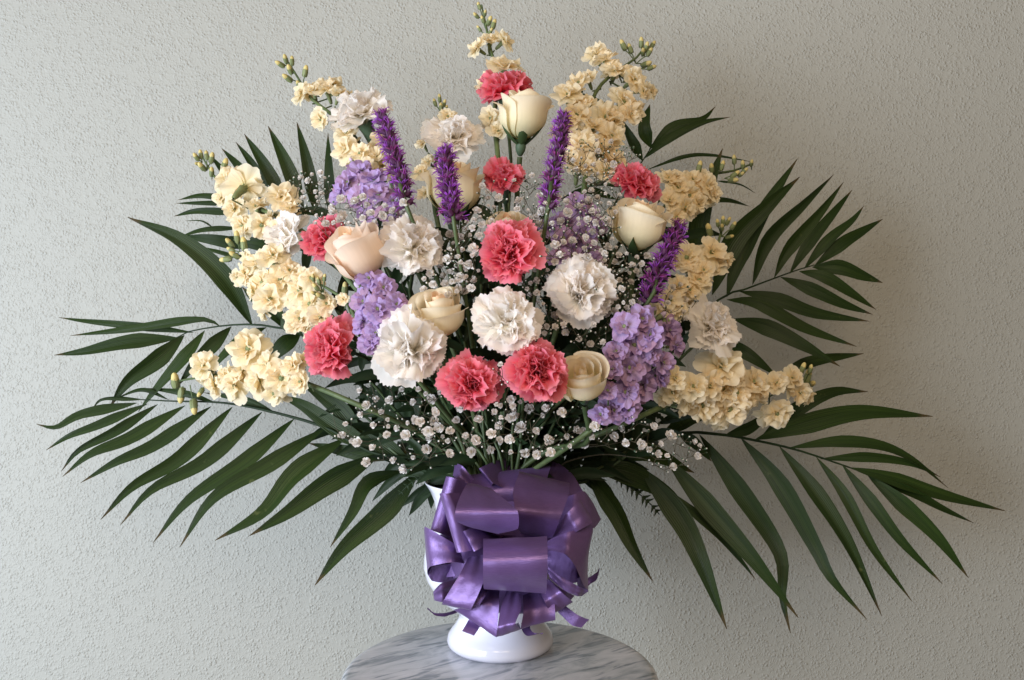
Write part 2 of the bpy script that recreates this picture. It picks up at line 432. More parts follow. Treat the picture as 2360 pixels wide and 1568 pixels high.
# ------------------------------------------------------------------ carnations
def fan_petal(seed, th1, Lr=1.0, A=0.85, ruff=0.10, freq=2.2, serr=0.05, bend0=0.12, bend1=0.5, n=8, m=25, notch=0.0, droop=0.0, round_=0.10):
    rs = np.random.RandomState(seed)
    s = np.linspace(0, 1, n)[:, None]; t = np.linspace(-1, 1, m)[None, :]
    ph = rs.uniform(0, 6.28, 6)
    zig = np.where(np.arange(m) % 2 == 0, 1, -1)[None, :] * rs.uniform(.3, 1, m)[None, :]
    edge = 1 + serr * zig * s ** 5 - round_ * t ** 2 * s + 0.05 * np.sin(3.1 * t + ph[0]) * s ** 2 - notch * np.exp(-(t / 0.16) ** 2) * s ** 4
    ang = t * A * (0.35 + 0.65 * sstep(.0, .6, s))
    r = s * edge
    along = r * np.cos(ang); lat = r * np.sin(ang)
    # lateral gathers
    ru = ruff * s ** 1.7 * (np.sin(freq * 3.14 * t + ph[1]) + 0.6 * np.sin(freq * 5.3 * t + ph[2] + 2 * s) + 0.35 * np.sin(freq * 9 * t + ph[3]))
    th0 = R(4)
    th = lambda q: th0 + (th1 - th0) * sstep(bend0, bend1, q) + droop * np.clip(q - .6, 0, 1) ** 2
    qs = np.linspace(0, 1.3, 60)
    thq = th(qs)
    rho = np.concatenate([[0], np.cumsum(np.sin(thq[:-1]) * np.diff(qs))]); h = np.concatenate([[0], np.cumsum(np.cos(thq[:-1]) * np.diff(qs))])
    al = np.clip(along, 0, 1.29)
    RH = np.interp(al, qs, rho); HH = np.interp(al, qs, h); TH = th(al)
    nx, nh = -np.cos(TH), np.sin(TH)
    cup = -0.18 * lat ** 2
    X = RH + nx * (ru + cup); Z = HH + nh * (ru + cup)
    Y = lat * (1 - 0.12 * np.abs(np.sin(freq * 3 * t)) * s)
    return np.stack([X, Y, Z], -1) * Lr

CARN = [  # th1 deg, length, half angle, ruffle, count, azimuth jitter
    (97, 1.00, 0.62, 0.060, 8), (76, 0.97, 0.66, 0.085, 8), (56, 0.92, 0.64, 0.10, 8), (38, 0.87, 0.60, 0.105, 7), (20, 0.80, 0.54, 0.11, 6), (8, 0.76, 0.50, 0.11, 5), (2, 0.66, 0.5, 0.12, 4)]
PET = {}
for col in ('white', 'pink'):
    for li, (a, L_, A, ru, cnt) in enumerate(CARN):
        for k in range(5):
            mb = MB(); mb.grid(fan_petal(100 * li + k + (50 if col == 'pink' else 0), R(a), L_, A, ru * (1.15 if col == 'pink' else 0.95), 1.3 + 0.25 * min(li, 4), 0.028, droop=0.3 if li < 2 else 0))
            PET[col, li, k] = mb.mesh('carnation_petal', M[col])
mb = MB(); mb.lathe([(0.0, -1.05), (.12, -1.03), (.19, -.95), (.21, -.7), (.22, -.4), (.25, -.1), (.31, .12), (.33, .16), (.29, .12), (.1, .05)], 10)
CALYX = mb.mesh('calyx', M['calyx'])
TAKEN = []
def facing(p, amount=1.0):
    K = P(1165, 985, 0.14)
    return (p - K).normalized()

def carnation(u, v, w, col, label, d=None, yb=0.0, rad=None, dense=1.0, tilt=0):
    """w: bloom width in picture units"""
    y = dome(u, v) + yb
    p = P(u, v, y)
    d = facing(p) if d is None else Vector(d).normalized()
    d = (d + Vector((rnd(-.16, .16), 0, rnd(-.16, .16)))).normalized()
    Rm = w * px(y) / 2 * 0.98
    o = p - d * Rm * 0.45
    q = d.to_track_quat('Z', 'Y') @ Quaternion((0, 0, 1), rnd(0, 6.28))
    root = thing('carnation', label, 'carnation', o, q, col + ' carnations in the bouquet')
    for li, (a, L_, A, ru, cnt) in enumerate(CARN):
        cnt = max(2, int(round(cnt * ((dense if col == 'pink' else .72 * dense) if li > 1 else 1))))
        off = rnd(0, 6.28)
        if li == 0: l1, l2, a1, a2 = rnd(0, 6.28), rnd(0, 6.28), rnd(.04, .12), rnd(.04, .11)
        for i in range(cnt):
            az = off + 6.283 * i / cnt + rnd(-.24, .24)
            lob = 1 + a1 * math.cos(az - l1) + a2 * math.cos(2 * (az - l2))
            rq = Quaternion((0, 0, 1), az) @ Quaternion((0, 1, 0), R(rnd(-15, 11) if li < 4 else rnd(-22, 16))) @ Quaternion((1, 0, 0), R(rnd(-16, 16)))
            sc = Rm * 1.33 * rnd(0.82, 1.08) * lob
            part('petal', PET[col, li, random.randrange(5)], root, (0, 0, -Rm * 0.18 + rnd(0, .05) * Rm), rq, (sc, sc * rnd(.85, 1.15), sc * rnd(.92, 1.05)))
    part('calyx', CALYX, root, (0, 0, -Rm * 0.12), None, (Rm * .8, Rm * .8, Rm * .85))
    add_stem(root, stem_path(o - d * Rm * 0.8, d), .0022, .0026, M['stem'])
    TAKEN.append((u, v, w / 2))
    return root

def L_(x): return x
carnation(825, 252, 160, 'white', 'white carnation seen from the side at the upper left, above the left violet spike', (-.30, -.35, .88), 0.0)
carnation(1045, 307, 150, 'white', 'white carnation between the top left violet spikes, behind their tips', (-.1, -.8, .6), 0.02)
carnation(652, 545, 130, 'white', 'white carnation wedged between cream stock and the leftmost upper pink carnation', (-.75, -.55, .35), .02)
carnation(952, 562, 160, 'white', 'white carnation right of the blush rose, left of centre', (-.05, -.85, .52))
carnation(1340, 672, 172, 'white', 'white carnation right of centre, below the right lilac stock', (.05, -.93, .36))
carnation(1165, 738, 178, 'white', 'white carnation at the middle of the bouquet, under the big pink carnation', (0, -.92, .38), -.01)
carnation(943, 802, 190, 'white', 'largest white carnation, lower left of centre, below the lilac stock', (-.15, -.98, .15), -.02)
carnation(1650, 748, 148, 'white', 'rightmost white carnation, beside the palm leaves', (.60, -.72, .30), 0)
carnation(1162, 198, 140, 'pink', 'topmost pink carnation, half hidden by the top cream rose', (-.2, -.40, .88), .03)
carnation(1160, 407, 106, 'pink', 'small pink carnation below the top cream rose', (.0, -.75, .66), .03)
carnation(1468, 418, 128, 'pink', 'pink carnation at upper right behind twiggy white filler flowers', (.45, -.55, .7), .01)
carnation(742, 545, 128, 'pink', 'pink carnation left of the blush rose', (-.45, -.8, .40), 0.0)
carnation(1170, 578, 164, 'pink', 'big pink carnation facing out at the centre of the bouquet', (-.03, -.92, .35), -.01, dense=1.1)
carnation(756, 805, 142, 'pink', 'leftmost low pink carnation beside the cream stock', (-.40, -.88, .22), -.01, dense=1.2)
carnation(1088, 884, 146, 'pink', 'lowest pink carnation, above the purple bow', (-.05, -.95, .05), -.01, dense=1.1)
carnation(1240, 850, 156, 'pink', 'pink carnation touching the lowest cream rose', (.05, -.98, .18), -.03, dense=1.3)

# ------------------------------------------------------------------ roses
def rose_petal(seed, Rr, H, phi, W, o=1.0, curl=0.0, point=0.12, n=12, m=15, skew=0.06):
    rs = np.random.RandomState(seed)
    s = np.linspace(0, 1, n)[:, None]; t = np.linspace(-1, 1, m)[None, :]
    top = 1 - 0.20 * np.abs(t) ** 3.2 + point * np.exp(-(t / .35) ** 2) + 0.025 * np.sin(5 * t + rs.uniform(0, 6))
    h = s * top
    prof = 0.10 + 0.90 * np.sin(np.clip(h / .50, 0, 1) * math.pi / 2) ** 0.8
    prof = prof * (1 + (o - 1) * sstep(.5, 1.0, h))
    r = Rr * prof * (1 + skew * t) + (0.020 * np.sin(4 * t + 3 * s + rs.uniform(0, 6)) + .005 * np.sin(9 * t + rs.uniform(0, 6)) * s ** 2) * s * (Rr > .3)
    z = H * h
    if curl > 0:
        e = sstep(.72, 1.08, h + 0.10 * t ** 2)
        r = r + curl * e * (0.8 + .4 * t ** 2)
        z = z - curl * 1.1 * e ** 2
    a = phi + t * W * (0.55 + 0.45 * np.sin(np.clip(s * 1.6, 0, 1) * math.pi / 2)) * (1 - .12 * s)
    return np.stack([r * np.cos(a), r * np.sin(a), z + 0 * r], -1)

def sepal_mesh(L=1.0):
    mb = MB()
    n = 8
    s = np.linspace(0, 1, n)[:, None]; t = np.linspace(-1, 1, 5)[None, :]
    wd = 0.22 * np.sin(np.pi * np.clip(s * .85 + .12, 0, 1)) ** 0.9 * (1 - s) ** .4
    X = 0.16 + 0.34 * np.sin(s * 1.5) + 0 * t - 0.05 * t ** 2
    Yy = t * wd
    Z = s * 1.0 + 0 * t - 0.1
    mb.grid(np.stack([X + 0 * Yy, Yy, Z], -1))
    return mb.mesh('sepal', M['sepal'])
SEPAL = sepal_mesh()
mb = MB(); mb.lathe([(.04, -.55), (.10, -.50), (.17, -.35), (.19, -.2), (.17, -.05), (.22, .03), (.1, .04)], 10)
HIP = mb.mesh('hip', M['calyx'])

def rose(u, v, w, mat, label, d, yb=0.0, opened=0.5, H=2.1, sepals=True, spin=0.0, heart='rose_heart'):
    y = dome(u, v) + yb
    p = P(u, v, y)
    d = Vector(d).normalized()
    Rm = w * px(y) / 2 * 0.98
    o = p - d * Rm * H * 0.48
    q = d.to_track_quat('Z', 'Y') @ Quaternion((0, 0, 1), spin)
    root = thing('rose', label, 'rose', o, q, 'cream roses in the bouquet')
    sd = random.randrange(9999)
    spec = []
    ph = 0.0
    for r, h in [(.10, .90), (.17, .93), (.25, .95), (.33, .96)]: spec.append((r, h, 1.8, .80 + .1 * opened, 0, .03, heart, .16))
    for r, h in [(.42, .97), (.51, .97), (.60, .96), (.68, .95)]: spec.append((r, h, 1.5, .88 + .2 * opened, .03 + .06 * opened, .03, mat, .12))
    for r, h in [(.76, .94), (.83, .93), (.89, .91)]: spec.append((r, h, 1.45, .92 + .25 * opened, .08 + .12 * opened, .02, mat, .10))
    for r, h in [(.94, .88), (.97, .83)]: spec.append((r, h, 1.15, .96 + .30 * opened, .16 + .22 * opened, .03, mat, .05))
    for i, (r, h, W, oo, cu, pt, mt, sk) in enumerate(spec):
        ph += 2.15 + rnd(-.3, .3)
        mb = MB(); mb.grid(rose_petal(sd + i, r, H * h * rnd(.97, 1.03), ph, W, oo, cu, pt, skew=sk))
        part('petal', mb.mesh('rose_petal', M[mt]), root, (0, 0, 0), None, Rm * 0.94)
    part('hip', HIP, root, (0, 0, 0), None, Rm * 1.1)
    if sepals:
        for k in range(5):
            part('sepal', SEPAL, root, (0, 0, -.05 * Rm), Quaternion((0, 0, 1), k * 1.257 + .3) @ Quaternion((0, 1, 0), R(rnd(4, 22))), (Rm * 1.25, Rm, Rm * rnd(.9, 1.1)))
    add_stem(root, stem_path(o - d * Rm * 0.5, d), .0034, .0032, M['stem'])
    TAKEN.append((u, v, w / 2))
rose(1206, 264, 122, 'rose', 'topmost cream rose, seen from the side with green sepals, beside the top pink carnation', (.08, -.22, .97), -.01, .55, 2.05, spin=.4)
rose(1048, 432, 140, 'rose', 'cream rose behind the middle violet spike', (.05, -.25, .97), .04, .35, 2.0)
rose(826, 582, 136, 'rose_blush', 'blush rose with dew, tilted left beside the left pink carnation', (-.42, -.45, .78), -.03, .22, 2.15, spin=1.0)
rose(1012, 722, 122, 'rose', 'cream rose with a peach heart, between lilac stock and central white carnations', (-.05, -.50, .86), .01, .35, 2.1, spin=2)
rose(1474, 518, 136, 'rose', 'cream rose at the right, beside the right violet spike', (.12, -.35, .93), .0, .3, 1.95)
rose(1342, 876, 124, 'rose', 'lowest cream rose, opening toward the viewer right of the pink carnations', (-.12, -.72, .68), -.02, .35, 1.8, spin=.8, heart='rose')
rose(1170, 525, 84, 'rose', 'small cream rose peeping out above the central pink carnation', (.0, -.6, .8), .04, .4, 1.9)

# ------------------------------------------------------------------ stock
SP = {}
for col in ('cream', 'lilac'):
    for li, (a, Lp, A, ru) in enumerate([(88, 1.0, .60, .075), (62, .86, .56, .09), (32, .62, .55, .11)]):
        for k in range(5):
            mb = MB(); mb.grid(fan_petal(900 + 100 * li + k + (50 if col == 'lilac' else 0), R(a), Lp, A, ru, 1.0, 0.0, .05, .42, n=7, m=13, notch=0.10, droop=.25, round_=.26))
            SP[col, li, k] = mb.mesh('stock_petal', M[col])
mb = MB(); mb.lathe([(.03, -.62), (.08, -.58), (.11, -.4), (.12, -.15), (.16, .0), (.12, .02), (.08, .06), (.12, .14), (.11, .24), (.05, .3), (0, .3)], 8)
FCAL = {'cream': mb.mesh('floret_base', M['budgreen']), 'lilac': mb.mesh('floret_base', M['budgreen'])}
def bud_mesh(tip):
    mb = MB()
    mb.lathe([(.06, -1.0), (.34, -.85), (.50, -.45), (.50, 0), (.42, .35), (.40, .36)], 8, 0)
    mb.lathe([(.43, .0), (.46, .30), (.38, .62), (.22, .85), (.0, .95)], 8, 1)
    for k in range(4):
        a = k * math.pi / 2
        G = []
        for i in range(5):
            s_ = i / 4
            rr = .52 * math.cos((s_ - .35) * 1.5) ; zz = -.9 + 1.65 * s_
            wd = .34 * math.sin(math.pi * min(1, s_ * .85 + .15))
            G.append([(rr * math.cos(a + j * wd * 1.6), rr * math.sin(a + j * wd * 1.6), zz) for j in (-1, 0, 1)])
        mb.grid(G, 0)
    return mb.mesh('bud', [M['budgreen'], tip])
BUD = {'cream': bud_mesh(M['budtip']), 'lilac': bud_mesh(M['budlilac'])}

def stock(col, label, path, florets, buds, yb=0.0, leaf=True):
    """path: (u, v, y) of the stalk from its tip; florets: (u, v, width[, dir]); buds: (u, v, size)"""
    yt = dome(path[0][0], path[0][1]) + yb
    pts = [P(a, b, dome(a, b) + yb + 0.018) for a, b in path]
    base = pts[-1]
    root = thing('stock_stem', label, 'stock flower', base, None, ('cream' if col == 'cream' else 'lilac') + ' stock stems in the bouquet')
    inv = Matrix.Translation(-base)
    d = (pts[-2] - pts[-1]).normalized() if len(pts) > 1 else Vector((0, 0, 1))
    full = pts + stem_path(base, d)[2:]
    n = 34
    fp = catmull(full, n)
    mb = MB(); mb.tube([inv @ q for q in fp], [.0012 + .0018 * min(1, i / 10) for i in range(n)], 7)
    part('stem', mb.mesh('stem', M['stockstem']), root)
    def nearest(p, back=0.02):
        b = min(fp, key=lambda q: (q - p).length)
        return b
    extra = []
    if len(florets) > 8 and col == 'cream':
        for fl in florets:
            if fl[2] > 44: extra.append((fl[0] + rnd(-22, 22), fl[1] + rnd(-22, 22), fl[2] * rnd(.75, .95), None, .016))
    for fl in list(florets) + extra:
        u, v, wd = fl[:3]
        y = dome(u, v) + yb - 0.004 + rnd(-.008, .008) + (fl[4] if len(fl) > 4 else 0)
        p = P(u, v, y)
        st = nearest(p)
        dd = fl[3] if len(fl) > 3 else None
        if dd is None:
            away = (p - st); away = away.normalized() if away.length > 1e-4 else Vector((0, -1, 0))
            dd = (away * 0.8 + facing(p) * 0.5 + Vector((0, -0.65, .15)) + Vector((rnd(-.4, .4), rnd(-.2, .2), rnd(-.35, .35)))).normalized()
        else:
            dd = Vector(dd).normalized()
        Rm = wd * px(y) / 2 * 1.42
        q = dd.to_track_quat('Z', 'Y') @ Quaternion((0, 0, 1), rnd(0, 6.28))
        f = part('floret', FCAL[col], root, inv @ (p - dd * Rm * .25), q, Rm)
        for li, cnt in enumerate((5, 5, random.choice((3, 4)))):
            off = rnd(0, 6.28)
            for i in range(cnt):
                az = off + 6.283 * i / cnt + rnd(-.22, .22)
                rq = Quaternion((0, 0, 1), az) @ Quaternion((0, 1, 0), R(rnd(-14, 12))) @ Quaternion((1, 0, 0), R(rnd(-12, 12)))
                sc = rnd(.88, 1.1)
                part('petal', SP[col, li, random.randrange(5)], f, (0, 0, -.08 + .03 * li), rq, (sc, sc * rnd(.9, 1.15), sc))
        # pedicel
        pb = p - dd * Rm * .95
        mb = MB(); mb.tube([inv @ q_ for q_ in catmull([pb, pb.lerp(st, .5) - Vector((0, 0, .003)), st - Vector((0, 0, .006))], 6)], .0010, 5)
        part('pedicel', mb.mesh('pedicel', M['stockstem']), root)
    for b in buds:
        u, v, sz = b[:3]
        y = dome(u, v) + yb + rnd(-.004, .012)
        p = P(u, v, y)
        st = nearest(p) - Vector((0, 0, .008))
        axis = (p - st).normalized() if (p - st).length > .004 else Vector((0, -.3, 1)).normalized()
        axis = (axis + Vector((rnd(-.15, .15), -.1, .3))).normalized()
        h = sz * px(y) * .62
        q = axis.to_track_quat('Z', 'Y') @ Quaternion((0, 0, 1), rnd(0, 6.28))
        part('bud', BUD[col], root, inv @ p, q, (h * .95, h * .95, h * 1.1))
        mb = MB(); mb.tube([inv @ q_ for q_ in catmull([p - axis * h, p.lerp(st, .5), st], 6)], .0008, 5)
        part('pedicel', mb.mesh('pedicel', M['stockstem']), root)

stock('cream', 'cream stock spike at the very top of the bouquet with green buds at its tip',
      [(1110, 12), (1120, 60), (1130, 110), (1145, 180), (1140, 280), (1150, 400)],
      [(1096, 110, 52, (-.7, -.6, .3)), (1128, 92, 56, (0, -.6, .7)), (1165, 92, 54, (.7, -.5, .5)), (1164, 150, 86, (.1, -.5, .85)), (1118, 190, 60), (1130, 272, 58, (-.5, -.7, -.2)), (1148, 300, 50)],
      [(1104, 14, 15), (1118, 30, 14), (1097, 36, 15), (1112, 45, 14), (1128, 48, 20), (1138, 56, 20), (1104, 66, 13), (1131, 72, 14)], .04)
stock('cream', 'tall bushy cream stock at the upper right above the right violet spike',
      [(1492, 100), (1465, 135), (1420, 165), (1378, 205), (1355, 265), (1350, 360), (1340, 470)],
      [(1392, 135, 66), (1420, 160, 62), (1462, 180, 66), (1486, 210, 50), (1332, 188, 58), (1308, 215, 70), (1342, 235, 60), (1440, 232, 78), (1400, 268, 80), (1455, 262, 56), (1330, 262, 72), (1312, 282, 60),
       (1368, 290, 72), (1412, 312, 70), (1340, 325, 78), (1390, 345, 80), (1345, 378, 76), (1395, 392, 68), (1310, 360, 50), (1425, 370, 50)],
      [(1436, 104, 22), (1452, 112, 20), (1478, 98, 20), (1490, 108, 19), (1504, 104, 18), (1497, 120, 18), (1490, 148, 24), (1502, 156, 18), (1482, 120, 18)], .03)
stock('cream', 'cream stock at upper left with round green buds, behind the side-on white carnation',
      [(662, 140), (690, 185), (715, 225), (765, 265), (820, 320), (870, 400), (930, 520)],
      [(690, 218, 54, (-.7, -.6, .1)), (722, 208, 50), (752, 204, 62), (782, 214, 50), (737, 275, 54, (-.6, -.7, -.3)), (797, 305, 66), (792, 345, 66), (828, 352, 58), (868, 358, 58), (880, 322, 50), (850, 388, 50), (905, 370, 42), (893, 398, 40)],
      [(645, 148, 20), (658, 136, 19), (673, 140, 18), (668, 160, 22), (704, 164, 22), (662, 180, 22), (688, 196, 18)], .04)
stock('cream', 'cream stock at the left with its pale stalk bare and florets on both sides',
      [(466, 362), (495, 408), (540, 455), (600, 482), (650, 505), (730, 560), (850, 700)],
      [(520, 410, 62), (568, 428, 100, (.25, .75, .6)), (648, 452, 72, (.2, -.8, .5)), (668, 478, 60), (538, 482, 60), (556, 520, 62, (-.5, -.7, -.4)), (602, 520, 70, (-.1, -.8, -.5)), (634, 535, 60), (508, 455, 44), (590, 472, 60, (0, -.5, .8))],
      [(452, 362, 18), (463, 356, 18), (476, 358, 18), (488, 364, 22), (465, 384, 22), (488, 396, 20), (518, 380, 26), (456, 378, 16)], .02)
stock('cream', 'dense cream stock at the left below the bare stalked one, buds pointing up left',
      [(540, 552), (575, 590), (620, 630), (670, 670), (730, 700), (830, 790)],
      [(590, 604, 62), (628, 588, 74), (562, 632, 56, (-.8, -.6, 0)), (602, 650, 66), (645, 642, 76), (620, 690, 76, (-.2, -.9, -.2)), (668, 622, 60), (688, 668, 70), (716, 640, 60), (712, 700, 64), (690, 734, 60), (738, 732, 62, (0, -.9, -.4)), (676, 748, 50), (752, 700, 50), (580, 672, 44)],
      [(530, 560, 22), (546, 546, 24), (562, 562, 26), (520, 598, 24), (540, 588, 22), (532, 576, 18)], .01)
stock('cream', 'small budding cream stock tip between the blush rose and the left dense stock',
      [(728, 652), (760, 668), (800, 700), (860, 790)], [(790, 690, 34)],
      [(722, 640, 16), (734, 646, 16), (728, 662, 18), (738, 682, 20), (748, 640, 15), (795, 664, 24), (724, 676, 15)], -.01)
stock('cream', 'lowest cream stock at the far left, stretched over the palm leaves',
      [(405, 880), (460, 870), (540, 862), (620, 865), (700, 882), (830, 935)],
      [(466, 842, 76, (-.35, -.9, .35)), (572, 802, 100, (-.1, -.9, .4)), (490, 890, 62), (538, 892, 76), (592, 880, 84), (648, 872, 84, (.0, -1, .0)), (612, 838, 66), (672, 842, 62), (556, 850, 70), (690, 880, 54), (516, 868, 60), (630, 908, 60)],
      [(404, 878, 34), (418, 912, 30), (447, 938, 30), (462, 905, 20)], .0)
stock('cream', 'cream stock reaching right behind the dark palm blade at the upper right',
      [(1732, 378), (1690, 394), (1640, 402), (1590, 420), (1530, 450), (1430, 560)],
      [(1544, 408, 60), (1565, 430, 66), (1600, 412, 56, (.3, -.7, .6)), (1590, 450, 64), (1634, 430, 60), (1582, 478, 62), (1545, 462, 56), (1612, 470, 50), (1648, 448, 40), (1560, 500, 50)],
      [(1640, 388, 20), (1664, 382, 20), (1692, 368, 18), (1712, 380, 18), (1732, 376, 15), (1716, 394, 16), (1694, 402, 20), (1708, 402, 16), (1690, 416, 22), (1612, 384, 22)], .06)
stock('cream', 'cream stock at the right beside the lower right violet spike, with loose single florets',
      [(1668, 508), (1655, 560), (1625, 630), (1585, 680), (1520, 740), (1400, 830)],
      [(1582, 592, 78, (-.1, -.95, .3)), (1642, 580, 76, (.2, -.8, .5)), (1655, 606, 54), (1612, 645, 66), (1622, 622, 50), (1566, 655, 56), (1590, 668, 58), (1545, 690, 66), (1562, 712, 60), (1530, 716, 50)],
      [(1634, 530, 26), (1654, 514, 16), (1666, 508, 17), (1678, 510, 17), (1690, 520, 17), (1664, 524, 16), (1682, 546, 16)], .03)
stock('cream', 'big cream stock at the far lower right over the palm leaves',
      [(1868, 868), (1825, 885), (1760, 895), (1690, 900), (1620, 912), (1540, 932), (1420, 985)],
      [(1828, 870, 60, (.3, -.8, .5)), (1846, 905, 56), (1792, 955, 74, (.1, -.9, -.3)), (1790, 882, 54), (1740, 880, 88), (1722, 912, 70), (1662, 842, 104, (.0, -.85, .5)), (1636, 890, 80), (1598, 890, 76), (1556, 872, 62), (1552, 905, 56),
       (1620, 936, 76), (1682, 945, 88, (0, -.95, -.3)), (1700, 905, 70), (1645, 955, 60), (1754, 912, 58), (1588, 925, 60), (1672, 898, 74)],
      [(1862, 866, 28), (1872, 884, 24), (1850, 848, 22), (1868, 850, 18)], .0)
stock('cream', 'short cream stock whose green bud tip rises behind the upper white carnation',
      [(1012, 228), (1018, 262), (1010, 330), (1000, 430), (1010, 520)],
      [(1032, 268, 44), (975, 330, 40), (968, 395, 46), (985, 372, 40), (978, 445, 44)],
      [(1002, 236, 15), (1013, 226, 15), (1024, 238, 15), (1016, 246, 15), (1029, 250, 13)], .06)

stock('lilac', 'lilac stock at upper left under the leftmost violet spike',
      [(835, 380), (845, 420), (880, 470), (930, 560)],
      [(800, 420, 66), (832, 392, 66), (862, 410, 70), (780, 448, 60), (826, 455, 72), (872, 446, 66), (892, 490, 60), (846, 490, 60), (905, 462, 46), (855, 520, 46), (915, 510, 46)],
      [(838, 436, 24), (812, 372, 16)], .01)
stock('lilac', 'lilac stock left of centre, under the blush rose',
      [(855, 632), (862, 680), (880, 740), (930, 830)],
      [(850, 640, 62), (884, 662, 56), (836, 695, 66), (870, 712, 72, (-.1, -.95, .2)), (915, 700, 60), (832, 740, 62), (866, 768, 66), (850, 792, 56), (900, 740, 54), (930, 715, 40)],
      [(830, 662, 28), (858, 668, 28), (843, 652, 20)], -.01)
stock('lilac', 'shaded lilac stock right of centre, veiled by tiny white filler flowers',
      [(1330, 450), (1325, 520), (1320, 590), (1300, 700)],
      [(1332, 470, 66), (1358, 492, 62), (1308, 510, 64), (1266, 520, 52), (1300, 548, 66), (1350, 536, 64), (1382, 520, 50), (1320, 590, 66), (1356, 578, 60), (1288, 592, 56), (1345, 620, 56), (1300, 635, 52), (1372, 600, 44)],
      [(1316, 452, 16), (1345, 455, 16)], .03)
stock('lilac', 'large lilac stock at lower right, hanging beside the lowest cream rose',
      [(1500, 720), (1490, 780), (1470, 850), (1430, 930), (1350, 1000)],
      [(1440, 752, 70), (1482, 735, 62), (1498, 770, 76, (.0, -.95, .3)), (1544, 762, 70), (1462, 795, 76), (1420, 810, 58), (1560, 796, 50), (1450, 848, 80), (1412, 850, 50), (1498, 820, 66), (1530, 838, 66), (1486, 890, 84), (1440, 905, 74),
       (1524, 870, 56), (1414, 945, 68), (1384, 955, 50), (1450, 945, 60), (1400, 900, 50)],
      [(1524, 728, 24), (1538, 738, 24), (1508, 716, 18)], -.015)

# ------------------------------------------------------------------ liatris
def tuft(seed):
    rs = random.Random(seed)
    mb = MB()
    mb.lathe([(.0, 0), (.18, .05), (.27, .25), (.25, .55), (.12, .65)], 6, 0)
    for k in range(6):   # pointed bracts
        a = k * 1.047 + rs.uniform(-.2, .2)
        G = []
        for i in range(3):
            s_ = i / 2
            rr = .24 + .12 * s_; z = .15 + .58 * s_
            wd = .5 * (1 - s_) + .04
            G.append([(rr * math.cos(a + j * wd), rr * math.sin(a + j * wd), z) for j in (-1, 1)])
        mb.grid(G, 0)
    for k in range(9):
        a = rs.uniform(0, 6.28); sp = rs.uniform(.15, .65); cu = rs.uniform(-.5, .5)
        pts = []
        for i in range(5):
            s_ = i / 4
            rr = .08 + sp * s_ ** 1.3; z = .45 + .62 * s_ - .22 * sp * s_ ** 3
            pts.append((rr * math.cos(a + cu * s_ ** 2), rr * math.sin(a + cu * s_ ** 2), z))
        mb.tube(pts, [.05, .045, .04, .035, .02], 3, 1)
    return mb.mesh('liatris_floret', [M['bract'], M['thread']])
TUFT = [tuft(k) for k in range(6)]
def liatris(label, path, wd, n, yb=-.01, fade=0.0):
    pts = [P(a, b, dome(a, b) + yb) for a, b in path]
    base = pts[-1]
    root = thing('liatris_spike', label, 'liatris flower', base, None, 'violet liatris spikes in the bouquet')
    inv = Matrix.Translation(-base)
    d = (pts[-2] - pts[-1]).normalized()
    full = pts + stem_path(base, d)[2:]
    fp = catmull(full, 30)
    mb = MB(); mb.tube([inv @ q for q in fp], .0022, 6); part('stem', mb.mesh('stem', M['stem']), root)
    sp = catmull(pts, 60)
    hw = wd * px(dome(*path[0]) + yb) / 2 * .88
    for i in range(n):
        f = (i + .3) / n
        k = min(58, int(f * 59))
        c = sp[k]; t = (sp[max(0, k - 2)] - sp[min(59, k + 2)]).normalized()
        a = i * 2.3999
        o1 = t.orthogonal().normalized(); o2 = t.cross(o1)
        rad = o1 * math.cos(a) + o2 * math.sin(a)
        up = 0.75 + 1.2 * math.exp(-f * 14)
        dd = (rad + t * up).normalized()
        sc = hw * 1.12 * (0.72 + .3 * min(1, f * 8)) * rnd(.85, 1.15)
        q = dd.to_track_quat('Z', 'Y') @ Quaternion((0, 0, 1), rnd(0, 6.28))
        part('floret', random.choice(TUFT), root, inv @ (c + rad * .0015), q, sc)
    for a, b in path[:-1]: TAKEN.append((a, b, 14))
liatris('tall violet liatris spike at the upper left, leaning left over a white carnation', [(876, 262), (900, 330), (920, 400), (938, 478)], 50, 62, -.03)
liatris('violet liatris spike in front of the cream rose left of the top centre', [(1026, 345), (1030, 410), (1040, 470), (1046, 510)], 50, 62, -.03)
liatris('violet liatris spike right of the topmost cream rose', [(1298, 262), (1290, 330), (1274, 400), (1262, 485)], 46, 58, -.03)
liatris('violet liatris spike at the right, leaning right beside the right cream rose', [(1566, 522), (1540, 575), (1515, 630), (1492, 700)], 52, 54, -.02)

# ------------------------------------------------------------------ baby's breath
def gyp_bloom(seed):
    rs = np.random.RandomState(seed)
    mb = MB()
    mb.lathe([(.05, -.75), (.28, -.62), (.34, -.3), (.2, -.2)], 5, 1)
    for k in range(20):
        a = k * 2.4 + rs.uniform(-.3, .3)
        el = (k / 20.0) * 1.35 + rs.uniform(-.1, .1)
        Lr = rs.uniform(.8, 1.05)
        G = []
        for i in range(4):
            s_ = i / 3
            e = el * (0.35 + .65 * s_) if True else el
            th = math.pi / 2 - el + .5 * (1 - s_)
            rr = Lr * s_
            wd = (.10, .26, .34, .20)[i]
            r_ = rr * math.cos(math.pi / 2 - th); z = rr * math.cos(th) - .35
            row = []
            for j in (-1, 0, 1):
                off = wd * j
                zz = z + (.05 * abs(j)) + rs.uniform(-.03, .03)
                row.append((r_ * math.cos(a) - off * math.sin(a), r_ * math.sin(a) + off * math.cos(a), zz))
            G.append(row)
        mb.grid(G, 0)
    return mb.mesh('blossom', [M['gyp'], M['calyx']])
GYP = [gyp_bloom(k) for k in range(6)]
mb = MB(); mb.lathe([(.05, -1), (.4, -.7), (.55, -.2), (.5, .1)], 6, 1); mb.lathe([(.46, .05), (.44, .4), (.25, .65), (0, .72)], 6, 0)
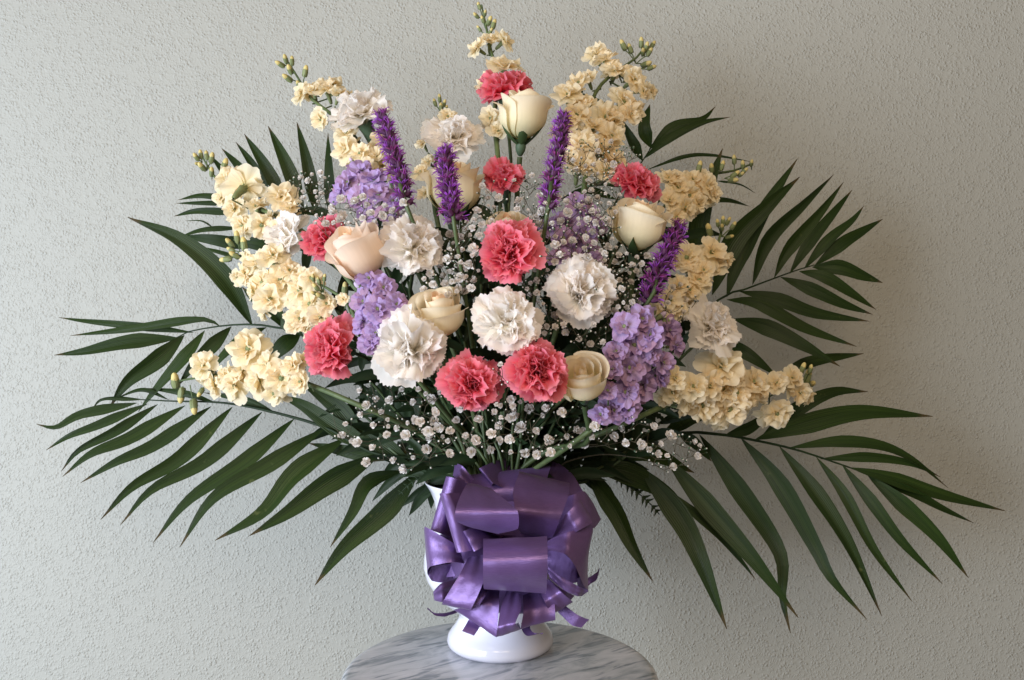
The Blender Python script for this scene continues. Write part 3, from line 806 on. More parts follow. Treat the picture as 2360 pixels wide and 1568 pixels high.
GBUD = mb.mesh('blossom_bud', [M['gyp'], M['calyx']])
def hit(u, v, k=.9):
    return any((u - a) ** 2 + (v - b) ** 2 < (r * k) ** 2 for a, b, r in TAKEN)
def gyp(label, root_uv, cu, cv, ru, rv, n, size, nb=0, yb=-.02, allow=.1, depth=.05):
    n = max(3, int(n * (1.2 if cv < 860 else .62))); nb = int(nb * (1.3 if cv < 860 else 1)); size = size * (.86 if cv < 860 else .95)
    y0 = dome(cu, cv) + yb
    tgt = []
    tries = 0
    while len(tgt) < n + nb and tries < 6000:
        tries += 1
        a = rnd(0, 6.28); r = math.sqrt(rnd(0, 1))
        u = cu + ru * r * math.cos(a); v = cv + rv * r * math.sin(a)
        if hit(u, v) and random.random() > allow: continue
        sz = size * random.choice((rnd(.5, .8), rnd(.8, 1.1), rnd(1.0, 1.28))) if len(tgt) < n else rnd(6, 10)
        if any((u - q[0]) ** 2 + (v - q[1]) ** 2 < (sz * .62 + q[2] * .35) ** 2 for q in tgt) : continue
        tgt.append((u, v, sz, P(u, v, dome(u, v) + yb + rnd(-.01, depth)), len(tgt) < n))
    rp = P(root_uv[0], root_uv[1], 0.0 + rnd(-.02, .02))
    base = rp - Vector((0, 0, .06))
    centre = P(cu, cv, y0 + .035)
    end = rp.lerp(centre, .72)
    root = thing('babys_breath_spray', label, "baby's breath", base, None, "baby's breath sprays in the bouquet")
    inv = Matrix.Translation(-base)
    mb = MB()
    trunk = catmull([base, rp, rp.lerp(end, .5) + Vector((0, .01, .01)), end], 14)
    mb.tube([inv @ q for q in trunk], [.0012] * 8 + [.001, .0009, .0008, .0007, .0006, .0006], 4)
    nodes = trunk[7:]
    for t in sorted(tgt, key=lambda q: (q[3] - end).length):
        p = t[3]
        # attach to the nearest node lying nearer the root
        b = min(nodes, key=lambda q: (q - p).length + 0.25 * (q - rp).length)
        dv = p - b
        m1 = b + dv * .55 + Vector((rnd(-.1, .1), rnd(-.1, .1), rnd(-.12, .02))) * dv.length
        axis = (p - m1).normalized()
        h = t[2] * px(p.y) * .5
        pb = p - axis * h * .6
        mb.tube([inv @ q for q in (b, m1, pb)], [.00042, .00034, .00026], 3)
        nodes.append(m1)
        look = (axis * .35 + Vector((0, -.8, .25)) + Vector((rnd(-.4, .4), rnd(-.2, .2), rnd(-.35, .35)))).normalized() if t[4] else axis
        q = look.to_track_quat('Z', 'Y') @ Quaternion((0, 0, 1), rnd(0, 6.28))
        part('blossom' if t[4] else 'blossom_bud', random.choice(GYP) if t[4] else GBUD, root, inv @ p, q, h if t[4] else h * 1.1)
    br = part('branches', mb.mesh('branches', M['twig']), root)
    br['kind'] = 'stuff'

gyp("baby's breath spray left of the upper lilac stock, small twiggy blossoms", (1090, 1070), 715, 440, 60, 50, 14, 20, 26, .02, .1)
gyp("baby's breath spray in front of the upper lilac stock and above the blush rose", (1110, 1070), 850, 485, 100, 38, 20, 29, 12, -.035, .25)
gyp("single-headed baby's breath spray lying over the left upper pink carnation", (1100, 1070), 760, 505, 40, 20, 5, 25, 4, -.035, .9, .01)
gyp("baby's breath spray between the middle violet spike and the big pink carnation", (1140, 1070), 1070, 560, 48, 110, 28, 26, 16, -.01, .05)
gyp("baby's breath spray under the small upper pink carnation", (1160, 1070), 1190, 460, 110, 60, 16, 22, 34, -.005, .1)
gyp("twiggy baby's breath spray in front of the upper right cream stock", (1220, 1070), 1390, 370, 90, 50, 14, 20, 40, -.02, .15)
gyp("baby's breath spray veiling the shaded lilac stock", (1230, 1070), 1310, 530, 105, 80, 34, 26, 40, -.03, .1)
gyp("twiggy baby's breath spray left of the right cream rose", (1240, 1070), 1400, 470, 60, 70, 12, 18, 36, -.02, .35)
gyp("baby's breath spray between the right cream rose and the right white carnation", (1240, 1070), 1440, 635, 80, 75, 30, 21, 40, -.02, .1)
gyp("baby's breath spray behind the central white carnations", (1180, 1070), 1230, 690, 80, 90, 22, 22, 24, .02, .05)
gyp("baby's breath spray above the lower right lilac stock", (1270, 1070), 1400, 760, 110, 60, 20, 22, 30, -.0, .05)
gyp("baby's breath spray behind the rightmost white carnation", (1280, 1070), 1570, 700, 50, 45, 12, 18, 26, .0, .2)
gyp("baby's breath spray between the lilac stock and the central cream rose", (1120, 1070), 1030, 650, 60, 50, 14, 24, 10, .0, .1)
gyp("baby's breath spray under the largest white carnation", (1110, 1075), 920, 935, 110, 70, 36, 25, 24, -.01, .05)
gyp("baby's breath spray above the left edge of the vase", (1120, 1085), 940, 1030, 120, 65, 20, 24, 18, -.02, .0)
gyp("baby's breath spray below the lowest pink carnation", (1150, 1080), 1080, 990, 110, 60, 26, 25, 22, -.03, .05)
gyp("baby's breath spray at the top of the bow under the right pink carnation", (1190, 1080), 1230, 980, 110, 85, 38, 27, 24, -.03, .05)
gyp("baby's breath spray right of the bow's top, over dark palm leaves", (1260, 1080), 1430, 1000, 120, 45, 22, 26, 24, -.03, .05)
gyp("baby's breath spray dangling at the lower right under the cream stock", (1280, 1085), 1560, 1045, 70, 45, 12, 24, 26, -.02, .05)
gyp("baby's breath sprig peeping out below the leftmost low pink carnation", (1100, 1075), 800, 975, 40, 45, 6, 24, 5, -.0, .0)
gyp("baby's breath spray between the two lower pink carnations", (1160, 1075), 1165, 890, 50, 60, 12, 24, 8, -.035, .25)

# ------------------------------------------------------------------ palm fronds
def blade(pts, wpx, fold=0.16, prof='palm', n=18, m=7, twist=None, mat=None, name='leaflet'):
    """one leaf blade along world points, with a keel and a slight twist"""
    c = catmull(pts, n)
    W = wpx
    tw0 = rnd(-.35, .35) if twist is None else twist
    tw1 = tw0 + rnd(-.5, .5)
    G = []
    for i in range(n):
        s_ = i / (n - 1)
        t = (c[min(i + 1, n - 1)] - c[max(i - 1, 0)]).normalized()
        side = t.cross(Vector((0, 1, 0)))
        if side.length < .1: side = t.cross(Vector((0, 0, 1)))
        side.normalize()
        a = tw0 + (tw1 - tw0) * s_
        side = Matrix.Rotation(a, 3, t) @ side
        nn = side.cross(t)
        if prof == 'palm': wv = (min(1, s_ * 3.2) ** .8) * max(0, 1 - s_ ** 2.4) ** .95 * (1 - .12 * s_)
        elif prof == 'thin': wv = (1 - s_) ** .6 * min(1, s_ * 6)
        else: wv = math.sin(math.pi * min(1, (s_ + .02)) ** .85) ** .8
        wv = max(wv, .03)
        row = []
        for j in range(m):
            q = -1 + 2 * j / (m - 1)
            pleat = .035 * math.sin(q * 9) * wv
            row.append(c[i] + side * (q * W / 2 * wv) - nn * (abs(q) * fold - pleat) * W * wv)
        G.append([tuple(p) for p in row])
    return G
def frond(label, rachis, leaflets, cat='palm frond', toVase=True, name='palm_frond', rw=.0022, group='palm fronds fanned behind the flowers'):
    """rachis: (u, v, y) from tip towards the vase; leaflets: ([(u, v), ...], width, y base, y tip)"""
    rp = [P(*q) for q in rachis]
    base = rp[-1]
    root = thing(name, label, cat, base, None, group)
    inv = Matrix.Translation(-base)
    n = 30
    if toVase: rp = rp + [MOUTH + Vector((rnd(-.03, .03), rnd(0, .03), .02)), MOUTH + Vector((0, 0, -.08))]
    mb = MB(); mb.tube([inv @ q for q in catmull(rp, n)], [.0008 + (rw - .0008) * min(1, i / 12) for i in range(n)], 6)
    part('rachis', mb.mesh('rachis', M['darkleaf']), root)
    for lf in leaflets:
        pts, wd, ya, yb_ = lf[:4]
        k = len(pts)
        wp = [P(a, b, ya + (yb_ - ya) * i / (k - 1) - .008 * math.sin(math.pi * i / (k - 1))) for i, (a, b) in enumerate(pts)]
        prof = 'palm' if wd > 8 else 'thin'
        G = blade([inv @ q for q in wp], wd * px((ya + yb_) / 2) * 0.98, prof=prof)
        mb = MB(); mb.grid(G)
        part('leaflet', mb.mesh('leaflet', M['palm']), root)
    return root

frond('big palm frond sweeping down to the lower left', [(321, 921, .12), (400, 925, .11), (494, 927, .10), (570, 937, .09), (664, 959, .08), (758, 989, .06), (880, 1050, .04)], [
    ([(316, 929), (190, 955), (130, 985), (84, 978)], 28, .12, .10),
    ([(340, 931), (231, 978), (160, 1005), (106, 1038)], 26, .12, .10),
    ([(364, 932), (268, 993), (182, 1038), (141, 1087)], 28, .11, .08),
    ([(427, 935), (306, 1008), (212, 1046), (144, 1099)], 38, .11, .07),
    ([(487, 937), (363, 1023), (269, 1065), (186, 1113)], 38, .10, .06),
    ([(536, 938), (419, 1053), (306, 1121), (232, 1198)], 42, .10, .04),
    ([(604, 950), (476, 1061), (351, 1129), (279, 1209)], 42, .09, .03),
    ([(679, 965), (570, 1061), (438, 1151), (353, 1251)], 44, .08, .02),
    ([(750, 987), (626, 1068), (494, 1147), (414, 1262)], 46, .07, .01),
    ([(796, 1010), (683, 1091), (607, 1181), (496, 1246)], 56, .06, .0),
    ([(878, 1045), (758, 1113), (664, 1181), (575, 1235)], 60, .05, -.01),
    ([(925, 1085), (850, 1112), (814, 1181), (761, 1262)], 40, .04, -.02),
    ([(965, 1085), (890, 1174), (796, 1260), (726, 1349)], 60, .03, -.03),
    ([(330, 921), (242, 919), (213, 941)], 14, .12, .12), ([(390, 922), (329, 899), (262, 921)], 12, .12, .13), ([(494, 927), (420, 906), (336, 895)], 18, .10, .13),
    ([(640, 955), (560, 920), (470, 905)], 26, .09, .12),
    ([(880, 1045), (780, 990), (700, 935), (640, 912)], 50, .05, .10),
    ([(840, 1020), (790, 950), (740, 910), (690, 880)], 50, .06, .10),
    ([(900, 1060), (800, 1040), (712, 1022)], 38, .05, .08),
    ([(950, 1075), (860, 1010), (800, 950)], 50, .04, .08)])
frond('palm frond at the left middle with one broad blade pointing up left', [(404, 780, .15), (430, 766, .15), (506, 752, .14), (580, 748, .13), (640, 756, .12), (700, 775, .11), (850, 900, .08)], [
    ([(582, 751), (516, 641), (415, 553), (294, 501)], 56, .13, .10),
    ([(508, 753), (462, 737), (296, 760), (162, 774)], 26, .14, .15),
    ([(447, 767), (296, 750), (195, 740), (135, 732)], 22, .15, .17),
    ([(412, 779), (296, 790), (195, 811), (125, 819)], 42, .15, .13),
    ([(425, 773), (364, 828), (296, 878), (253, 938)], 48, .15, .12),
    ([(472, 762), (432, 818), (364, 895), (318, 950)], 40, .14, .12),
    ([(533, 753), (492, 794), (449, 838), (410, 890)], 38, .14, .12),
    ([(614, 755), (567, 777), (513, 824), (470, 880)], 34, .13, .11),
    ([(692, 772), (655, 797), (600, 850)], 46, .11, .10),
    ([(662, 763), (635, 723), (587, 689), (558, 662)], 38, .12, .12),
    ([(700, 775), (660, 740), (600, 690)], 46, .11, .13)])
frond('palm frond at the upper left, narrow tips fanned upward behind the cream stock', [(560, 440, .18), (640, 470, .17), (740, 500, .15), (850, 650, .11), (950, 850, .07)], [
    ([(530, 420), (511, 391), (484, 358)], 16, .18, .19), ([(600, 458), (560, 395), (511, 342)], 28, .18, .19), ([(625, 462), (585, 385), (543, 327)], 26, .18, .19),
    ([(660, 475), (612, 385), (563, 309)], 36, .17, .18), ([(700, 480), (660, 380), (618, 291)], 40, .17, .18), ([(730, 500), (708, 380), (684, 281)], 36, .16, .17), ([(765, 510), (760, 400), (756, 306)], 34, .16, .16),
    ([(560, 466), (470, 452), (410, 461)], 18, .18, .19), ([(560, 470), (460, 469), (405, 469)], 15, .18, .2), ([(560, 492), (460, 486), (400, 499)], 20, .17, .19),
    ([(493, 526), (465, 510), (427, 509)], 5, .17, .18), ([(560, 526), (470, 530), (408, 549)], 15, .17, .18), ([(590, 570), (490, 552), (415, 545)], 34, .17, .18), ([(570, 600), (500, 580), (436, 566)], 12, .17, .18),
    ([(640, 570), (580, 560), (520, 545)], 34, .16, .17), ([(640, 600), (590, 600), (540, 590)], 36, .15, .16)])
frond('palm frond at the right, a symmetric fan pointing up right', [(1877, 611, .15), (1833, 624, .145), (1768, 648, .14), (1704, 672, .13), (1656, 691, .12), (1500, 850, .08)], [
    ([(1734, 657), (1768, 553), (1855, 466), (1922, 402)], 46, .14, .15), ([(1784, 641), (1816, 574), (1890, 488), (1944, 420)], 40, .14, .16), ([(1820, 631), (1864, 561), (1920, 492), (1964, 438)], 32, .14, .17),
    ([(1853, 620), (1911, 553), (1963, 510), (1991, 475)], 30, .15, .17), ([(1877, 613), (1942, 561), (1985, 535), (2035, 505)], 34, .15, .18),
    ([(1675, 685), (1704, 596), (1768, 475), (1838, 366)], 50, .13, .16), ([(1641, 680), (1686, 561), (1768, 475), (1843, 408)], 60, .12, .13),
    ([(1592, 620), (1613, 500), (1638, 414), (1665, 343)], 56, .09, .08),
    ([(1872, 616), (1933, 616), (1985, 635), (2034, 652)], 40, .15, .15), ([(1842, 626), (1898, 639), (1963, 678), (2019, 714)], 36, .145, .14), ([(1799, 639), (1877, 670), (1942, 700), (2011, 725)], 36, .14, .13),
    ([(1704, 672), (1790, 690), (1880, 722), (2004, 741)], 38, .135, .12), ([(1675, 691), (1747, 700), (1855, 756), (1974, 799)], 36, .13, .10),
    ([(1690, 735), (1768, 756), (1855, 799), (1936, 845)], 46, .12, .08), ([(1660, 790), (1720, 815), (1790, 866)], 38, .11, .08), ([(1640, 640), (1620, 560), (1600, 520)], 50, .12, .12)])
frond('small palm frond at the top right behind the tall cream stock', [(1500, 341, .20), (1481, 371, .20), (1440, 430, .18), (1350, 600, .13)], [
    ([(1481, 371), (1453, 319), (1431, 273)], 30, .20, .20), ([(1500, 341), (1485, 293), (1498, 241)], 36, .20, .20), ([(1496, 345), (1552, 293), (1617, 276), (1649, 246)], 28, .20, .21),
    ([(1483, 367), (1539, 323), (1617, 285), (1684, 270)], 26, .20, .2), ([(1490, 392), (1574, 362), (1639, 358), (1736, 374)], 11, .20, .2), ([(1600, 464), (1673, 462), (1728, 476)], 16, .18, .19),
    ([(1650, 417), (1704, 425), (1742, 446)], 6, .18, .19), ([(1440, 430), (1400, 420), (1350, 430)], 24, .18, .19), ([(1420, 460), (1350, 440), (1290, 460)], 24, .18, .19)])
frond('big palm frond sweeping out to the lower right', [(2047, 1100, .14), (1994, 1090, .135), (1930, 1068, .13), (1832, 1036, .12), (1734, 1014, .11), (1661, 1002, .10), (1563, 999, .08), (1420, 1040, .05)], [
    ([(1670, 1004), (1734, 980), (1790, 930)], 36, .10, .12), ([(1739, 1014), (1832, 985), (1979, 952), (2150, 960)], 54, .11, .14), ([(1760, 1000), (1850, 935), (1925, 903), (2000, 903)], 40, .13, .15),
    ([(1817, 1033), (1930, 1019), (2028, 1028), (2105, 1062), (2186, 1126)], 34, .12, .14), ([(1891, 1058), (2003, 1053), (2101, 1068), (2168, 1100)], 28, .13, .14),
    ([(1959, 1078), (2052, 1104), (2175, 1143), (2317, 1178)], 42, .13, .15), ([(1994, 1090), (2101, 1134), (2175, 1173), (2245, 1206)], 26, .135, .14),
    ([(1999, 1095), (2077, 1158), (2160, 1237), (2232, 1332)], 44, .135, .10), ([(1940, 1070), (2003, 1148), (2077, 1246), (2172, 1346)], 34, .13, .08), ([(1881, 1053), (1945, 1139), (2013, 1266), (2103, 1388)], 32, .125, .07),
    ([(1796, 1029), (1881, 1139), (1955, 1256), (2032, 1420)], 48, .115, .05), ([(1707, 1009), (1798, 1114), (1881, 1261), (1918, 1333), (1998, 1428)], 52, .11, .04),
    ([(1612, 1002), (1690, 1109), (1778, 1237), (1803, 1300), (1803, 1378), (1822, 1460)], 52, .09, .02),
    ([(1530, 1050), (1637, 1173), (1734, 1285), (1840, 1424)], 58, .07, .0), ([(1563, 997), (1602, 1021), (1640, 1064)], 32, .09, .08),
    ([(1470, 1070), (1563, 1188), (1612, 1285), (1675, 1450)], 62, .05, -.02), ([(1540, 1130), (1651, 1227), (1710, 1295), (1742, 1337)], 26, .06, .03),
    ([(1350, 1085), (1416, 1173), (1456, 1256), (1504, 1340)], 54, .03, -.03),
    ([(1520, 1010), (1600, 960), (1690, 950)], 40, .09, .12), ([(1360, 1080), (1440, 1090), (1540, 1140), (1580, 1180)], 60, .04, .06), ([(1380, 1060), (1480, 1040), (1600, 1090)], 56, .05, .08),
    ([(1790, 866), (1877, 832), (1991, 815)], 32, .12, .14), ([(1340, 1070), (1420, 1020), (1520, 1000)], 54, .05, .09)])
# ferns by the rim of the vase
def fern(label, path, n, Lpx, y):
    rp = [P(a, b, y) for a, b in path]
    base = rp[-1]
    root = thing('fern_frond', label, 'fern frond', base, None, 'fern fronds at the rim of the vase')
    inv = Matrix.Translation(-base)
    c = catmull([inv @ q for q in rp], 30)
    mb = MB(); mb.tube(c, .0008, 5); part('rachis', mb.mesh('rachis', M['darkleaf']), root)
    for i in range(n):
        k = int(1 + 27 * (i + .5) / n)
        t = (c[k - 1] - c[k + 1]).normalized()
        for sgn in (-1, 1):
            side = t.cross(Vector((0, 1, 0))).normalized() * sgn
            Lp = Lpx * px(y) * (.35 + .65 * math.sin(math.pi * min(1, .15 + (i + .5) / n * .75)))
            ax = (side * .85 + t * .5).normalized(); bx = ax.cross(Vector((0, 1, 0))).normalized()
            top, mid, bot = [], [], []
            for j in range(13):
                s_ = j / 12
                wv = Lp * .30 * (1 - s_) ** .8 * (1.0 if j % 2 else .55)
                cc = c[k] + ax * Lp * s_ + Vector((0, -.0012 * math.sin(s_ * 3), 0))
                top.append(tuple(cc + bx * wv)); mid.append(tuple(cc + Vector((0, -.0008, 0)))); bot.append(tuple(cc - bx * wv))
            mb = MB(); mb.grid([top, mid, bot]); part('leaflet', mb.mesh('leaflet', M['darkleaf']), root)
fern('serrated fern tip hanging at the left rim of the vase', [(920, 1140), (945, 1115), (985, 1092), (1040, 1060)], 8, 15, .0)
fern('serrated fern tip hanging among the palm blades right of the bow', [(1520, 1186), (1495, 1158), (1450, 1120), (1380, 1070)], 11, 20, .04)
fern('shadowed fern frond behind the stalks, left above the vase', [(850, 900), (910, 950), (980, 1010), (1060, 1070)], 14, 60, .05)
fern('shadowed fern frond behind the stalks, right above the vase', [(1540, 920), (1460, 960), (1370, 1010), (1270, 1070)], 14, 60, .05)

# ------------------------------------------------------------------ leafy stems deep inside
def leafy(u, v, y):
    tip = P(u, v, y)
    root = thing('leafy_stem', 'dark green leafy stem filling the gaps between the flower heads', 'foliage', tip, None, 'leafy green stems deep inside the bouquet')
    inv = Matrix.Translation(-tip)
    pp = catmull([tip] + stem_path(tip, Vector((0, -.2, 1)).normalized(), .04)[2:], 24)
    mb = MB(); mb.tube([inv @ q for q in pp], .0018, 5); part('stem', mb.mesh('stem', M['stem']), root)
    for i in range(9):
        k = int(i * 1.5)
        c = pp[k]; t = (pp[max(0, k - 1)] - pp[k + 1]).normalized()
        a = i * 2.4
        o1 = t.orthogonal().normalized(); o2 = t.cross(o1)
        dd = (o1 * math.cos(a) + o2 * math.sin(a)) * .9 + t * .8
        L1 = rnd(.035, .06)
        G = blade([inv @ c, inv @ (c + dd * L1 * .5), inv @ (c + dd * L1 + Vector((0, 0, -.012)))], rnd(.009, .014), prof='lance', n=9, m=5)
        mb = MB(); mb.grid(G); part('leaf', mb.mesh('leaf', M['darkleaf']), root)
for (u, v) in [(820, 940), (850, 990), (800, 985), (880, 1020), (930, 990), (900, 940), (960, 1030), (1000, 980), (1060, 960), (1120, 1000), (1200, 960), (1260, 1000), (1330, 960), (1390, 1000), (1440, 970), (1500, 1000),
               (1460, 1040), (1540, 960), (1350, 1040), (1290, 930), (1150, 940), (1020, 930), (1230, 1030), (1100, 1040)]:
    leafy(u, v, rnd(.03, .10))
for k in range(34):
    a = rnd(0, 6.28); r = math.sqrt(rnd(0, 1))
    u, v = 1185 + 330 * r * math.cos(a), 790 + 250 * r * math.sin(a)
    leafy(u, v, dome(u, v) + rnd(.07, .15))
for (u, v) in [(760, 470), (700, 620), (780, 720), (860, 560), (930, 640), (1000, 600), (1060, 520), (1100, 660), (1150, 470), (1230, 560), (1230, 660), (1290, 600), (1380, 620), (1420, 560), (1440, 690), (1520, 620),
               (1560, 760), (1350, 760), (1270, 770), (1060, 780), (900, 860), (840, 860), (1000, 880), (1160, 820), (1330, 830), (1390, 860), (1600, 800), (1500, 560), (1560, 560)]:
    leafy(u + rnd(-10, 10), v + rnd(-10, 10), dome(u, v) + rnd(.05, .10))

# ------------------------------------------------------------------ bow
def B(zx, zy, y):
    y = -.10 + (y + .10) * 1.4
    return P(914.7 + .3413 * zx, 1032.8 + .3413 * zy, y)
bc = B(800, 620, -.11)
bow = thing('bow', 'large purple satin ribbon bow tied to the front of the white vase', 'bow', bc)
binv = Matrix.Translation(-bc)
def tight(pts, n):
    a = catmull(pts, n)
    L = [0]
    for i in range(len(pts) - 1): L.append(L[-1] + (pts[i + 1] - pts[i]).length)
    out = []
    for q in range(n):
        d = L[-1] * q / (n - 1); i = 0
        while i < len(pts) - 2 and d > L[i + 1]: i += 1
        lin = pts[i].lerp(pts[i + 1], (d - L[i]) / max(L[i + 1] - L[i], 1e-9))
        out.append(a[q].lerp(lin, .45))
    return out
def ribbon(rungs, name='loop', n=40, m=13, crease=.0):
    A = tight([binv @ B(*r[0]) for r in rungs], n)
    D = tight([binv @ B(*r[1]) for r in rungs], n)
    sd = Vector((rnd(0, 50), rnd(0, 50), rnd(0, 50)))
    G = []
    ph = rnd(0, 6)
    for i in range(n):
        row = []
        s_ = i / (n - 1)
        for j in range(m):
            t = j / (m - 1)
            p = A[i].lerp(D[i], t)
            e = A[i] - D[i]
            # gathers near the knot end, nearly flat further out
            g = (.0016 * (1 - s_) ** 3 + .0002) * math.sin(t * 12 + ph) + .0009 * math.sin(4 * s_ + 3 * t + ph)
            g += .0022 * mnoise.noise(Vector((t * 1.3, s_ * 5, 0)) + sd) + .0012 * abs(mnoise.noise(Vector((t * 4, s_ * 9, 3)) + sd))
            row.append(tuple(p + Vector((0, -1, 0)) * g))
        G.append(row)
    mb = MB(); mb.grid(G)
    o = part(name, mb.mesh(name, M['satin']), bow)
    return o
LOOPS = [
    # back loops that fill the ball
    [((700, 560, -.10), (900, 560, -.10)), ((500, 300, -.10), (1000, 250, -.10)), ((480, 180, -.08), (1040, 120, -.08)), ((560, 260, -.05), (980, 220, -.05))],
    [((650, 600, -.10), (700, 800, -.10)), ((400, 560, -.11), (420, 860, -.11)), ((250, 600, -.09), (260, 880, -.09)), ((400, 640, -.06), (430, 800, -.06))],
    [((950, 600, -.10), (950, 800, -.10)), ((1200, 480, -.11), (1180, 880, -.11)), ((1300, 560, -.09), (1260, 860, -.09)), ((1100, 600, -.06), (1100, 800, -.06))],
    [((650, 760, -.10), (950, 760, -.10)), ((500, 960, -.11), (1000, 980, -.11)), ((520, 1120, -.10), (980, 1120, -.10)), ((600, 1000, -.06), (950, 1000, -.06))],
    [((520, 380, -.112), (520, 760, -.112)), ((700, 360, -.118), (700, 760, -.118)), ((900, 360, -.118), (900, 760, -.118)), ((1100, 400, -.110), (1100, 760, -.110))],
    [((600, 560, -.125), (640, 760, -.12)), ((450, 600, -.135), (480, 840, -.125)), ((330, 700, -.12), (380, 880, -.10)), ((420, 720, -.08), (440, 820, -.08))],
    # top
    [((870, 180, -.05), (835, 15, -.04)), ((780, 290, -.09), (700, 72, -.07)), ((650, 240, -.105), (555, 138, -.09)), ((640, 280, -.08), (600, 190, -.06))],
    [((1050, 70, -.03), (1000, 330, -.08)), ((1180, 170, -.05), (1150, 420, -.09)), ((1262, 300, -.07), (1200, 440, -.09))],
    [((440, 280, -.10), (525, 215, -.09)), ((400, 210, -.10), (440, 120, -.09)), ((378, 185, -.08), (388, 108, -.07)), ((420, 280, -.06), (470, 240, -.06))],
    # left
    [((480, 240, -.11), (360, 600, -.11)), ((400, 205, -.12), (290, 575, -.12)), ((332, 192, -.115), (228, 548, -.115)), ((345, 210, -.08), (260, 545, -.08))],
    [((500, 700, -.12), (500, 790, -.12)), ((330, 610, -.135), (380, 770, -.135)), ((190, 530, -.13), (225, 800, -.13)), ((200, 600, -.10), (212, 860, -.10)), ((380, 700, -.07), (400, 900, -.07))],
    [((470, 755, -.105), (430, 885, -.09)), ((330, 785, -.112), (310, 906, -.10)), ((240, 800, -.112), (240, 895, -.10)), ((212, 845, -.11), (212, 862, -.105))],
    [((420, 300, -.145), (640, 660, -.14)), ((350, 305, -.155), (510, 690, -.155)), ((290, 305, -.15), (405, 705, -.155)), ((300, 340, -.12), (400, 670, -.11))],
    [((420, 890, -.12), (370, 1010, -.11)), ((300, 915, -.13), (310, 1038, -.12)), ((245, 975, -.12), (252, 1028, -.11)), ((340, 950, -.08), (370, 1040, -.08))],
    # right
    [((1090, 350, -.10), (1060, 570, -.12)), ((1200, 315, -.11), (1190, 540, -.13)), ((1270, 295, -.10), (1330, 540, -.11)), ((1340, 400, -.08), (1378, 478, -.085)), ((1280, 420, -.05), (1300, 500, -.05))],
    [((1015, 625, -.13), (1018, 690, -.145)), ((1150, 565, -.15), (1140, 715, -.165)), ((1322, 535, -.135), (1205, 800, -.165)), ((1300, 650, -.12), (1262, 930, -.155)), ((1262, 740, -.10), (1292, 965, -.14)), ((1200, 800, -.08), (1230, 1000, -.11))],
    [((1018, 690, -.12), (1018, 850, -.11)), ((1110, 700, -.13), (1110, 890, -.12)), ((1190, 770, -.135), (1190, 910, -.125)), ((1215, 830, -.13), (1220, 900, -.125))],
    [((1018, 795, -.145), (1030, 880, -.14)), ((1110, 870, -.155), (1130, 960, -.15)), ((1200, 920, -.155), (1215, 1000, -.145)), ((1292, 965, -.145), (1250, 1002, -.135))],
    [((1020, 880, -.12), (1040, 1010, -.12)), ((1110, 950, -.125), (1100, 1040, -.12)), ((1200, 995, -.11), (1140, 1062, -.11))],
    [((1040, 600, -.125), (1050, 650, -.125)), ((1150, 440, -.150), (1220, 560, -.150)), ((1240, 350, -.140), (1330, 500, -.140)), ((1230, 400, -.09), (1290, 480, -.09))],
    [((950, 930, -.13), (1010, 880, -.13)), ((1000, 1040, -.146), (1110, 970, -.146)), ((1045, 1130, -.138), (1190, 1040, -.138)), ((1020, 1080, -.10), (1140, 1000, -.10))],
    [((640, 560, -.12), (720, 600, -.12)), ((560, 520, -.150), (640, 640, -.150)), ((450, 560, -.160), (520, 700, -.160)), ((470, 580, -.12), (530, 690, -.12))],
    # lower
    [((480, 740, -.13), (600, 720, -.13)), ((420, 860, -.15), (585, 900, -.16)), ((305, 1048, -.15), (500, 1090, -.16)), ((330, 1060, -.11), (480, 1080, -.12))],
    [((580, 900, -.13), (690, 950, -.13)), ((520, 1040, -.145), (690, 1060, -.15)), ((385, 1095, -.135), (672, 1274, -.15)), ((420, 1080, -.10), (660, 1200, -.11))],
    [((850, 990, -.13), (1050, 930, -.13)), ((855, 1100, -.15), (1066, 1060, -.145)), ((835, 1222, -.15), (1070, 1160, -.145)), ((850, 1190, -.10), (1050, 1120, -.10))],
    [((740, 970, -.14), (835, 980, -.14)), ((700, 1090, -.155), (838, 1090, -.158)), ((678, 1220, -.168), (800, 1180, -.17)), ((672, 1276, -.158), (838, 1224, -.155)), ((700, 1230, -.12), (820, 1180, -.12))],
    [((620, 950, -.145), (560, 940, -.145)), ((590, 1010, -.16), (545, 1010, -.158)), ((560, 1062, -.158), (522, 1068, -.155)), ((700, 960, -.13), (680, 1000, -.13))],
    # upper right and upper left loops in front
    [((830, 220, -.07), (1160, 280, -.07)), ((828, 160, -.10), (1166, 236, -.09)), ((824, 170, -.125), (1166, 245, -.115)), ((784, 290, -.15), (1160, 320, -.14)), ((800, 430, -.165), (1105, 470, -.155)), ((820, 552, -.14), (1048, 605, -.135)), ((860, 590, -.11), (960, 600, -.11))],
    [((560, 250, -.12), (680, 290, -.12)), ((478, 238, -.145), (640, 275, -.15)), ((425, 330, -.17), (760, 370, -.175)), ((395, 420, -.187), (819, 430, -.188)), ((398, 495, -.185), (817, 545, -.18)), ((510, 540, -.16), (680, 580, -.16)), ((700, 580, -.12), (800, 580, -.12))],
    # centre loop towards the viewer
    [((640, 660, -.115), (960, 660, -.115)), ((584, 612, -.150), (1013, 597, -.150)), ((582, 622, -.172), (1014, 606, -.172)), ((582, 672, -.190), (1016, 655, -.190)), ((582, 760, -.200), (1018, 745, -.200)), ((582, 850, -.197), (1016, 850, -.197)),
     ((584, 920, -.183), (1012, 940, -.183)), ((588, 952, -.162), (1006, 985, -.162)), ((600, 930, -.14), (990, 960, -.14)), ((640, 800, -.115), (960, 800, -.115))],
]
for lp in LOOPS: ribbon(lp)
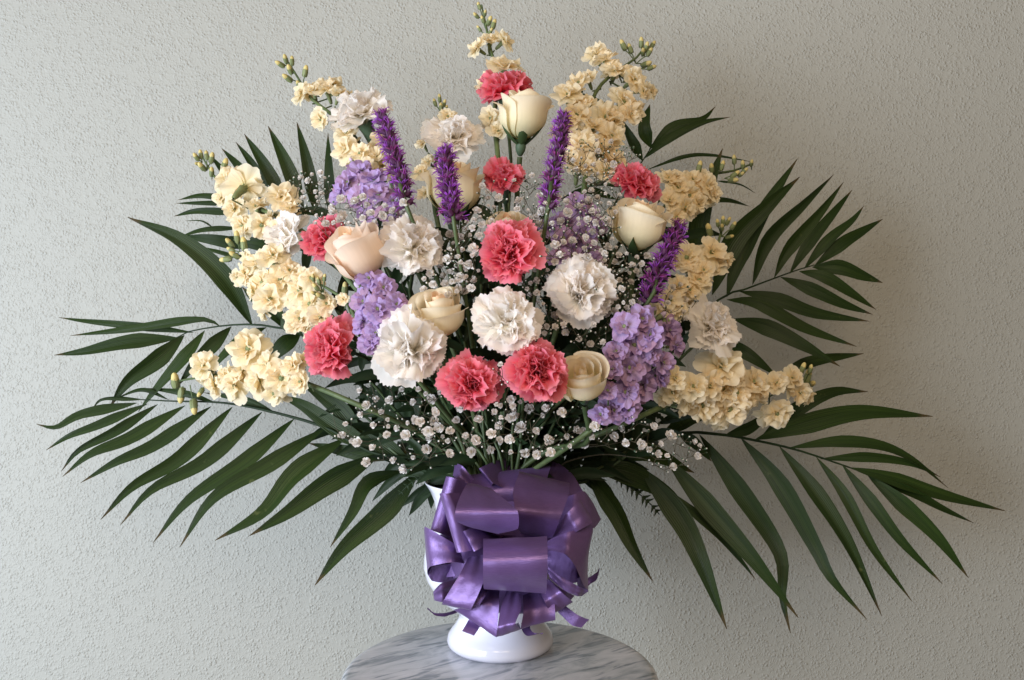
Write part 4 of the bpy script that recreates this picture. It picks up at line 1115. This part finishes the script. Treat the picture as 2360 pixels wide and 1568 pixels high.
TAILS = [
    [((1240, 900, -.09), (1250, 960, -.09)), ((1300, 870, -.09), (1305, 918, -.09)), ((1345, 845, -.095), (1350, 885, -.095)), ((1368, 808, -.10), (1370, 812, -.10))],
    [((1050, 990, -.10), (1060, 1080, -.10)), ((1150, 1075, -.11), (1120, 1140, -.11)), ((1220, 1125, -.115), (1180, 1198, -.115)), ((1300, 1158, -.115), (1245, 1214, -.115))],
    [((420, 1080, -.10), (410, 1110, -.10)), ((330, 1112, -.11), (330, 1140, -.11)), ((250, 1112, -.115), (262, 1135, -.115)), ((205, 1080, -.115), (206, 1083, -.115))],
    [((520, 1100, -.12), (600, 1140, -.12)), ((480, 1170, -.125), (562, 1205, -.125)), ((440, 1235, -.13), (520, 1268, -.13))],
    [((840, 1180, -.12), (905, 1170, -.12)), ((845, 1230, -.125), (900, 1220, -.125)), ((880, 1268, -.13), (925, 1248, -.13)), ((985, 1250, -.135), (985, 1256, -.135))],
]
for t in TAILS: ribbon(t, 'tail', 14, 4)
mb = MB(); mb.lathe([(0, -.012), (.010, -.008), (.013, 0), (.010, .008), (0, .012)], 12)
part('knot', mb.mesh('knot', M['satin']), bow)
print('objects', len(bpy.data.objects))
